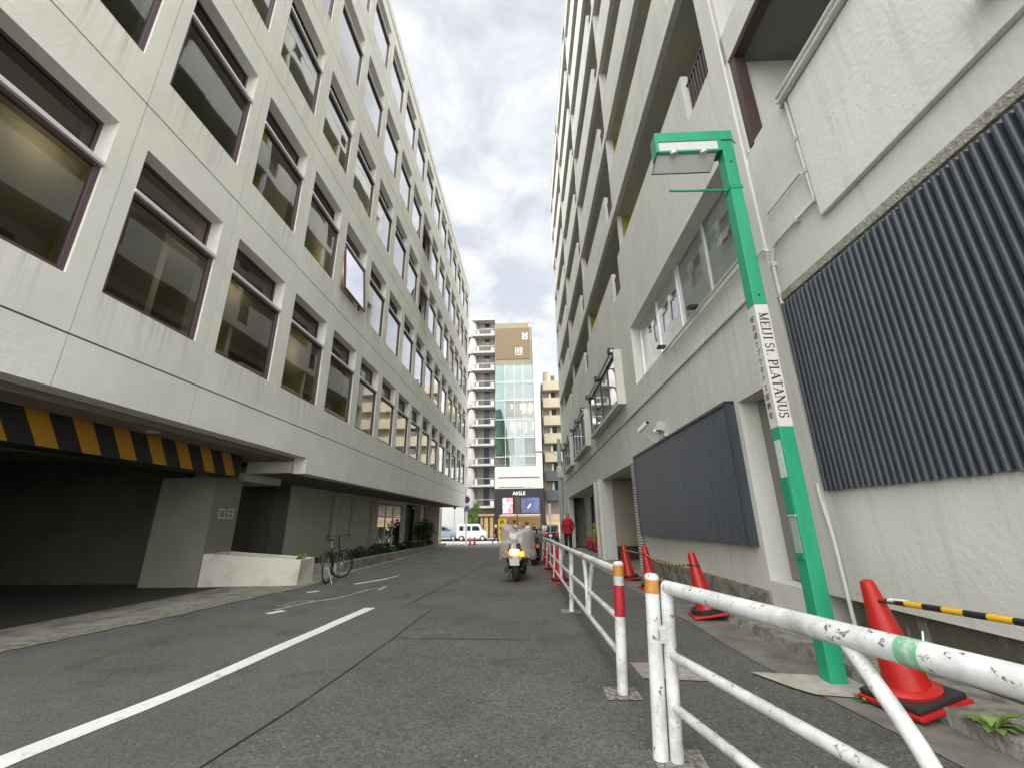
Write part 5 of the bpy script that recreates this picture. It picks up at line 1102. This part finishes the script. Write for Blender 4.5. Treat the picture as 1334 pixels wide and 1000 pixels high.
def make_scooter(name, label, loc, rz, wrap=True, lit=True):
    o = thing(name, label, 'scooter', loc, rz, None)
    WRr = .225
    for nm, y in (('rear', .0), ('front', 1.25)):
        wh = MB().torus(WRr - .080, .085, (0, 0, 0), 0, 30, 10).build('wheel', M['rubber'], o, smooth=True, loc=(0, y, WRr))
        MB().lathe([(0, -.04), (.13, -.035), (.135, 0), (.13, .035), (0, .04)], 20, (0, 0, 0), 0).build('rim', M['alu'], wh, smooth=True)
    dk = M['black_metal']
    bd = MB(); bd.hexa([(-.13, -.22, .42), (.13, -.22, .42), (.15, .42, .30), (-.15, .42, .30)], [(-.15, -.30, .66), (.15, -.30, .66), (.17, .45, .70), (-.17, .45, .70)]); bd.build('body', mat('dark_red_cowl', (.05, .008, .010), .3), o, bevel=.04, smooth=True)
    MB().box(-.15, .15, .42, .98, .27, .35).build('floorboard', dk, o, bevel=.02)
    ls = MB(); ls.hexa([(-.17, .95, .30), (.17, .95, .30), (.15, 1.03, .30), (-.15, 1.03, .30)], [(-.23, 1.02, .88), (.23, 1.02, .88), (.16, 1.12, .92), (-.16, 1.12, .92)]); ls.build('leg_shield', dk, o, bevel=.03)
    MB().hexa([(-.13, -.28, .66), (.13, -.28, .66), (.14, .44, .70), (-.14, .44, .70)], [(-.12, -.26, .76), (.12, -.26, .76), (.12, .42, .79), (-.12, .42, .79)]).build('seat', M['rubber'], o, bevel=.03, smooth=True)
    for s_ in (-.10, .10):
        MB().tube([(s_, 1.08, .75), (s_, 1.25, WRr)], .018, 8).build('fork', M['alu'], o, smooth=True)
        MB().tube([(s_ * 1.1, -.06, .60), (s_ * 1.1, 0, WRr)], .020, 8).build('shock_absorber', M['alu'], o, smooth=True)
    hb = MB(); hb.tube([(-.33, .92, 1.0), (-.15, 1.02, 1.02), (.15, 1.02, 1.02), (.33, .92, 1.0)], .014, 8); hb.tube([(0, 1.08, .85), (0, 1.02, 1.03)], .03, 8); hb.build('handlebar', M['black_metal'], o, smooth=True)
    for s_ in (-1, 1):
        MB().tube([(.33 * s_, .92, 1.0), (.24 * s_, .97, 1.01)], .02, 8).build('grip', M['rubber'], o, smooth=True)
        if wrap: continue
        mr = MB(); mr.tube([(.22 * s_, .99, 1.02), (.30 * s_, .98, 1.16)], .006, 6); mr.lathe([(0, -.012), (.055, -.010), (.06, 0), (.05, .014), (0, .018)], 14, (.31 * s_, .98, 1.20), 1); mr.build('mirror', M['black_metal'], o, smooth=True)
    MB().hexa([(-.10, -.33, .33), (.10, -.33, .33), (.10, -.325, .33), (-.10, -.325, .33)], [(-.10, -.38, .46), (.10, -.38, .46), (.10, -.375, .46), (-.10, -.375, .46)]).build('number_plate', M['white'], o)
    MB().box(-.10, .10, -.36, -.29, .53, .64).build('tail_lamp', M['tail_lit' if lit else 'tail'], o, bevel=.02)
    for s_ in (-1, 1): MB().box(*sorted((.11 * s_, .20 * s_)), -.35, -.29, .50, .60).build('indicator', M['amber_lit'] if (lit and s_ > 0) else mat('amber_lens', (.6, .2, .02), .3), o, bevel=.02)
    MB().tube([(-.17, -.26, .24), (-.17, .3, .26)], .055, 10).build('exhaust', M['black_metal'], o, smooth=True)
    MB().hexa([(-.14, -.10, .26), (.14, -.10, .26), (.16, .40, .24), (-.16, .40, .24)], [(-.20, -.27, .47), (.20, -.27, .47), (.19, .42, .44), (-.19, .42, .44)]).build('rear_cowl', dk, o, bevel=.03, smooth=True)
    st = MB(); st.tube([(-.08, .30, .30), (-.22, .22, .0)], .012, 6); st.tube([(.08, .30, .30), (.26, .20, .0)], .012, 6); st.build('stand', M['black_metal'], o)
    fd = MB()
    for k in range(8):
        a0, a1 = R(40 + k * 15), R(40 + (k + 1) * 15); q = WRr + .03
        fd.quad((-.07, q * math.cos(a0), WRr + q * math.sin(a0)), (.07, q * math.cos(a0), WRr + q * math.sin(a0)), (.07, q * math.cos(a1), WRr + q * math.sin(a1)), (-.07, q * math.cos(a1), WRr + q * math.sin(a1)))
    fd.build('mudguard', dk, o)
    if wrap:   # crumpled clear sheet thrown over the load and handlebar
        mb = MB(); rnd = random.Random(4); na, nr = 40, 14
        for i in range(nr + 1):
            v = i / nr
            for k in range(na):
                a = 2 * PI * k / na; ca, sa = math.cos(a), math.sin(a)
                rx_ = .40 - .06 * v - .10 * max(0, v - .75); ry_ = .52 - .04 * v
                zt = 1.02 + .10 * (-ca if ca < 0 else .1 * ca) - .06 * max(0, 1 - abs(ca)) * (1 if sa < 0 else 0)
                z = .44 + (zt - .44) * min(1, v * 1.12) + (.04 * math.sin(5 * a) if i == 0 else 0)
                cr_ = 1 +   .025 * math.sin(7 * a + 3 * v) + .022 * math.sin(13 * a - 6 * v) + .015 * math.sin(23 * a + 9 * v) + rnd.uniform(-.012, .012)
                if v > .9: cr_ *= max(.0, 1 - (v - .9) * 6)
                mb.v.append((ca * rx_ * cr_, .22 + sa * ry_ * cr_, z + rnd.uniform(-.012, .012)))
        for i in range(nr):
            for k in range(na): a = i * na + k; b_ = i * na + (k + 1) % na; mb.f.append((a, b_, b_ + na, a + na))
        mb.build('plastic_cover', M['film'], o, smooth=True)
        MB().box(-.16, .16, -.10, .26, .80, .94).build('load', mat('grey_parcel', (.45, .45, .44), .8), o, bevel=.05, smooth=True)
    return o
make_scooter('delivery_scooter', 'scooter under a clear plastic sheet with its rear lamps lit, parked by the fence', (-.33, 9.66, gz(9.6)), R(-5))
sc2 = make_scooter('delivery_scooter', 'second dark scooter with pale hand covers parked ahead of the wrapped one', (.06, 13.9, gz(13.9)), R(-6), wrap=False, lit=False)
for s_ in (-1, 1): MB().lathe([(.02, -.10), (.085, -.06), (.10, .05), (.06, .13), (0, .14)], 14, (.28 * s_, .97, 1.03), 1).build('hand_cover', M['white_cloth'], sc2, smooth=True)

# ------------------------------------------------------------------ people
def person(label, loc, rz, pose, cols, height=1.7, hair='hair', cap=None, group=None):
    """one continuous skinned body; pose gives joint positions for a 1.7 m figure facing local +Y"""
    o = thing('person', label, 'person', loc, rz, group)
    J = dict(pel=(0, 0, .93), wai=(0, .0, 1.08), che=(0, .0, 1.30), nek=(0, .005, 1.45), hd0=(0, .03, 1.53), hd1=(0, .03, 1.64),
             shL=(-.17, 0, 1.39), elL=(-.235, -.03, 1.12), wrL=(-.23, .05, .88), shR=(.17, 0, 1.39), elR=(.235, -.03, 1.12), wrR=(.23, .05, .88),
             hiL=(-.09, 0, .88), knL=(-.10, .02, .48), anL=(-.10, -.02, .07), toL=(-.11, .14, .035), hiR=(.09, 0, .88), knR=(.10, .02, .48), anR=(.10, -.02, .07), toR=(.11, .14, .035))
    J.update(pose); rad = dict(pel=(.145, .105), wai=(.135, .10), che=(.155, .11), nek=(.052, .055), hd0=(.070, .082), hd1=(.076, .088), sh=(.068, .068), el=(.047, .047), wr=(.031, .031), hi=(.100, .102), kn=(.076, .076), an=(.056, .058), to=(.035, .026))
    names = list(J); V = [Vector(J[k]) for k in names]; rr2 = [rad.get(k, rad.get(k[:2])) for k in names]; ix = {k: i for i, k in enumerate(names)}
    E_ = [('pel', 'wai'), ('wai', 'che'), ('che', 'nek'), ('nek', 'hd0'), ('hd0', 'hd1')]
    for s_ in 'LR': E_ += [('che', 'sh' + s_), ('sh' + s_, 'el' + s_), ('el' + s_, 'wr' + s_), ('pel', 'hi' + s_), ('hi' + s_, 'kn' + s_), ('kn' + s_, 'an' + s_), ('an' + s_, 'to' + s_)]
    E_ = [(ix[a], ix[b_]) for a, b_ in E_]
    for s_ in 'LR':                                     # palm, four unequal fingers and a thumb
        w_ = V[ix['wr' + s_]]; d = (w_ - V[ix['el' + s_]]).normalized(); side = Vector((0, 1, 0)) - d * d.y; side.normalize()
        V.append(w_ + d * .075); rr2.append((.032, .020)); pi_ = len(V) - 1; E_.append((ix['wr' + s_], pi_))
        for q, ln in ((-.024, .070), (-.008, .080), (.008, .076), (.024, .060)):
            V.append(V[pi_] + side * q + d * ln * .5); rr2.append((.0085, .0085)); E_.append((pi_, len(V) - 1))
            V.append(V[-1] + d * ln * .5 + Vector((0, .012, 0))); rr2.append((.007, .007)); E_.append((len(V) - 2, len(V) - 1))
        V.append(w_ + d * .045 + side * .045); rr2.append((.010, .010)); E_.append((ix['wr' + s_], len(V) - 1))
    k = height / 1.7
    m = bpy.data.meshes.new('body'); m.from_pydata([tuple(v * k) for v in V], E_, []); b = bpy.data.objects.new('body_tmp', m); C.objects.link(b)
    sk = b.modifiers.new('s', 'SKIN'); b.modifiers.new('d', 'SUBSURF').levels = 1
    for i, sv in enumerate(m.skin_vertices[0].data): sv.radius = tuple(r_ * k for r_ in rr2[i]); sv.use_root = (i == ix['pel'])
    bpy.context.view_layer.update(); dg = bpy.context.evaluated_depsgraph_get()
    me = bpy.data.meshes.new_from_object(b.evaluated_get(dg)); bpy.data.objects.remove(b)
    me.name = 'body'; me.materials.clear()
    for q in (M['skin'], cols[0], cols[1], M['shoe']): me.materials.append(q)
    ws = [V[ix['wrL']] * k, V[ix['wrR']] * k]; els = [V[ix['elL']] * k, V[ix['elR']] * k]
    for p_ in me.polygons:
        c = p_.center; p_.use_smooth = True; z = c.z / k
        hand = any((c - a).dot((a - e_).normalized()) > -.01 and (c - a).length < .25 for a, e_ in zip(ws, els))
        p_.material_index = 0 if (z > 1.455 or hand) else (1 if (z > .86 or (abs(c.x) > .17 * k and z > .7)) else (2 if z > .09 else 3))
    link('body', me, o)
    hx = Vector(J['hd1']) * k
    hm = MB(); hm.lathe([(.0, .125), (.05, .118), (.082, .085), (.096, .03), (.092, -.03), (.080, -.08)], 16, (0, 0, 0))
    hm.v = [(v[0] * .92 * k, v[1] * 1.08 * k - .012, v[2] * k) for v in hm.v if True]
    ho = hm.build('hair', M[hair] if not cap else cap, o, smooth=True, loc=tuple(hx + Vector((0, -.012, .02))))
    fa = MB()
    for s_ in (-.028, .028): fa.lathe([(0, .0), (.010, .003), (.0, .008)], 8, (s_ * k, .083 * k, 0), 1)
    fa.build('eyes', M['ink'], o, loc=tuple(hx + Vector((0, .028, -.03))))
    fa = MB(); fa.hexa([(-.012, .09, -.02), (.012, .09, -.02), (.012, .115, -.018), (-.012, .115, -.018)], [(-.006, .088, .03), (.006, .088, .03), (.006, .094, .03), (-.006, .094, .03)]); fa.build('nose', M['skin'], o, loc=tuple(hx + Vector((0, .0, -.05))))
    return o
# the man in red seen from behind, arms slightly out
pr = person('person in a red jacket and black trousers standing by the fence, seen from behind', (1.60, 19.6, gz(19.6) + .012), R(8),
       dict(elL=(-.26, .02, 1.13), wrL=(-.21, .17, .98), elR=(.28, -.03, 1.14), wrR=(.22, .12, .96), hd0=(0, .06, 1.51), hd1=(0, .08, 1.61), che=(0, -.01, 1.29)), (M['red_cloth'], M['black_cloth']), 1.70, 'grey_hair')
jk = MB(); jk.lathe([(.165, 1.06), (.185, 1.12), (.19, 1.25), (.165, 1.40), (.10, 1.47), (.075, 1.50)], 20); jk.lathe([(.19, .84), (.188, .95), (.175, 1.06)], 20)
jk.v = [(v[0] * 1.12, v[1] * .80, v[2]) for v in jk.v]; jk.build('jacket', M['red_cloth'], pr, smooth=True)
person('person in black with a pale cap striding across the junction', (-3.5, 44.0, GE), R(-90),
       dict(knL=(-.09, .18, .50), anL=(-.09, .26, .09), toL=(-.09, .42, .05), knR=(.09, -.08, .50), anR=(.09, -.36, .14), toR=(.09, -.24, .05), elL=(-.22, .10, 1.12), wrL=(-.2, .25, .98), elR=(.22, -.12, 1.12), wrR=(.2, -.18, .9)), (M['black_cloth'], M['black_cloth']), 1.68, 'hair', cap=M['white_cloth'])
person('dark-haired person in a white top walking ahead of the wrapped scooter', (-1.13, 30.0, gz(30)), R(5),
       dict(knL=(-.09, .10, .49), anL=(-.09, .12, .08), toL=(-.09, .27, .04), anR=(.09, -.22, .10), toR=(.09, -.08, .04)), (M['white_cloth'], M['black_cloth']), 1.68, 'hair')
for i, (x, yv, lb, cc) in enumerate(((-3.9, 54.3, 'person in brown looking at the lit shop window', 'brown2'), (.35, 54.6, 'person in dark clothes standing before the lit shop front', 'black_cloth'))):
    person(lb, (x, yv, GE + .12), R(20 if i else -30), {}, (M[cc], M['black_cloth']), 1.64, 'hair')

# ------------------------------------------------------------------ signs and poles at the far end
sg = thing('sign_pole', 'tall white pole with a round no-parking sign at the corner of the office building', 'sign pole', (-5.78, 39.5, GE))
MB().tube([(0, 0, -.1), (0, 0, 10.9)], .085, 12).build('pole', M['white'], sg, smooth=True)
M['sg_blue'] = mat('sign_blue', (.03, .05, .20), .4); M['sg_red'] = mat('sign_red', (.40, .02, .03), .4)
dsk = MB().lathe([(0, -.10), (.30, -.10), (.30, -.09), (0, -.09)], 28, (0, 0, 3.98), 1).build('sign_disc', M['sg_blue'], sg)
MB().lathe([(.235, -.106), (.305, -.106), (.305, -.101), (.235, -.101)], 28, (0, 0, 3.98), 1).build('ring', M['sg_red'], dsk)
br_ = MB(); br_.hexa([(-.22, -.107, 4.16), (-.16, -.107, 4.21), (-.16, -.101, 4.21), (-.22, -.101, 4.16)], [(.16, -.107, 3.75), (.22, -.107, 3.80), (.22, -.101, 3.80), (.16, -.101, 3.75)]); br_.build('bar', M['sg_red'], dsk)
MB().box(-.22, .22, -.10, -.09, 2.95, 3.45).build('sign_plate', mat('sign_plate_blue', (.12, .14, .34), .5), sg); MB().box(-.2, .2, -.10, -.09, 3.5, 3.62).build('sign_plate', M['white'], sg)
up_ = thing('utility_pole', 'pale green-grey steel utility pole with a junction box beside the apartment building', 'pole', (2.10, 30.0, gz(30)))
MB().tube([(0, 0, -.1), (0, 0, 3.2), (0, 0, 7.2)], [.17, .16, .13], 14).build('pole', mat('pale_grey_green_steel', (.36, .42, .40), .5, var=.1), up_, smooth=True)
MB().box(-.2, .2, -.3, -.12, 4.5, 5.1).build('junction_box', M['under'], up_, bevel=.02); MB().lathe([(.0, 5.3), (.22, 5.3), (.24, 5.1), (.22, 4.9), (0, 4.9)], 14).build('collar', M['alu'], up_)
MB().tube([(0, 0, 5.9), (-.5, -.1, 6.25), (-1.3, -.2, 6.3)], .03, 8).build('lamp_arm', M['alu'], up_, smooth=True); MB().box(-1.7, -1.2, -.28, -.12, 6.24, 6.34).build('lamp_head', M['alu_w'], up_, bevel=.02)
wp = thing('marker_post', 'thin white marker post standing beyond the far end of the fence', 'post', (1.24, 29.0, gz(29)))
MB().tube([(0, 0, -.05), (0, 0, 2.0)], .035, 10).build('post', M['white'], wp, smooth=True); MB().box(-.09, .09, -.05, -.036, 2.0, 2.72).build('plate', M['white'], wp)
bn = thing('banner', 'yellow vertical shop banner with dark marks before the lit shop', 'banner', (-3.02, 46.0, GE))
MB().tube([(.42, .03, 0), (.42, .03, 2.5)], .02, 8).build('pole', M['alu'], bn); bc = MB().box(-.40, .40, .0, .015, .25, 2.35).build('cloth', mat('yellow_banner_cloth', (.52, .36, .01), .7), bn, bevel=.006)
mk_ = MB(); mk_.box(-.16, -.06, -.012, -.001, 1.85, 2.2); mk_.box(.06, .16, -.012, -.001, 1.85, 2.2); mk_.box(-.06, .06, -.012, -.001, 1.98, 2.08); mk_.box(-.25, -.08, -.012, -.001, 1.30, 1.55); mk_.box(.06, .25, -.012, -.001, 1.30, 1.55); mk_.build('print', M['ink'], bc)
MB().torus(.14, .035, (0, -.006, .78), 1, 20, 6).build('print', M['ink'], bc)
yb = thing('yellow_sign', 'narrow yellow standing sign with a round top at the apartment entrance', 'sign', (3.20, 22.4, gz(22.4) + .012))
MB().box(-.13, .13, -.02, .02, .35, 1.05).build('board', mat('yellow_sign_board', (.62, .52, .04), .5), yb, bevel=.01); MB().lathe([(0, -.02), (.13, -.02), (.13, .02), (0, .02)], 18, (0, 0, 1.22), 1).build('disc', M['bar_y'], yb); MB().tube([(0, 0, 0), (0, 0, .4)], .02, 8).build('leg', M['alu'], yb); MB().box(-.2, .2, -.15, .15, 0, .04).build('foot', M['rubber'], yb)
MB().torus(.06, .018, (0, -.025, .75), 1, 16, 6).build('print', M['ink'], yb)
rc_ = put_cone(-5.55, 40.4, 'small red cone in front of the van at the corner', T(0), 0); rc2 = put_cone(-5.15, 40.6, 'second small red cone in front of the white van', T(0), 0)
tr1 = thing('street_tree', 'slim green street tree behind the corner sign pole', 'tree', (-6.9, 53.5, GE))
MB().tube([(0, 0, 0), (.05, 0, 1.5), (0, .05, 3.4)], [.07, .055, .03], 8).build('trunk', M['bark'], tr1, smooth=True)
mb = MB(); rt = random.Random(12)
for k in range(26): leaves(mb, (rt.uniform(-.5, .5), rt.uniform(-.5, .5), rt.uniform(1.9, 4.4)), (.35, .35, .4), 70, .16, rt)
mb.build('crown', M['leaf_l'], tr1)
gl_ = thing('lamp_standard', 'thin grey lamp standard beyond the office corner', 'lamp post', (-7.0, 40.3, GE)); MB().tube([(0, 0, 0), (0, 0, 3.3)], .035, 8).build('post', M['alu'], gl_, smooth=True); MB().lathe([(0, 3.55), (.12, 3.5), (.14, 3.3), (.08, 3.2), (0, 3.2)], 14).build('lantern', M['black_metal'], gl_, smooth=True)
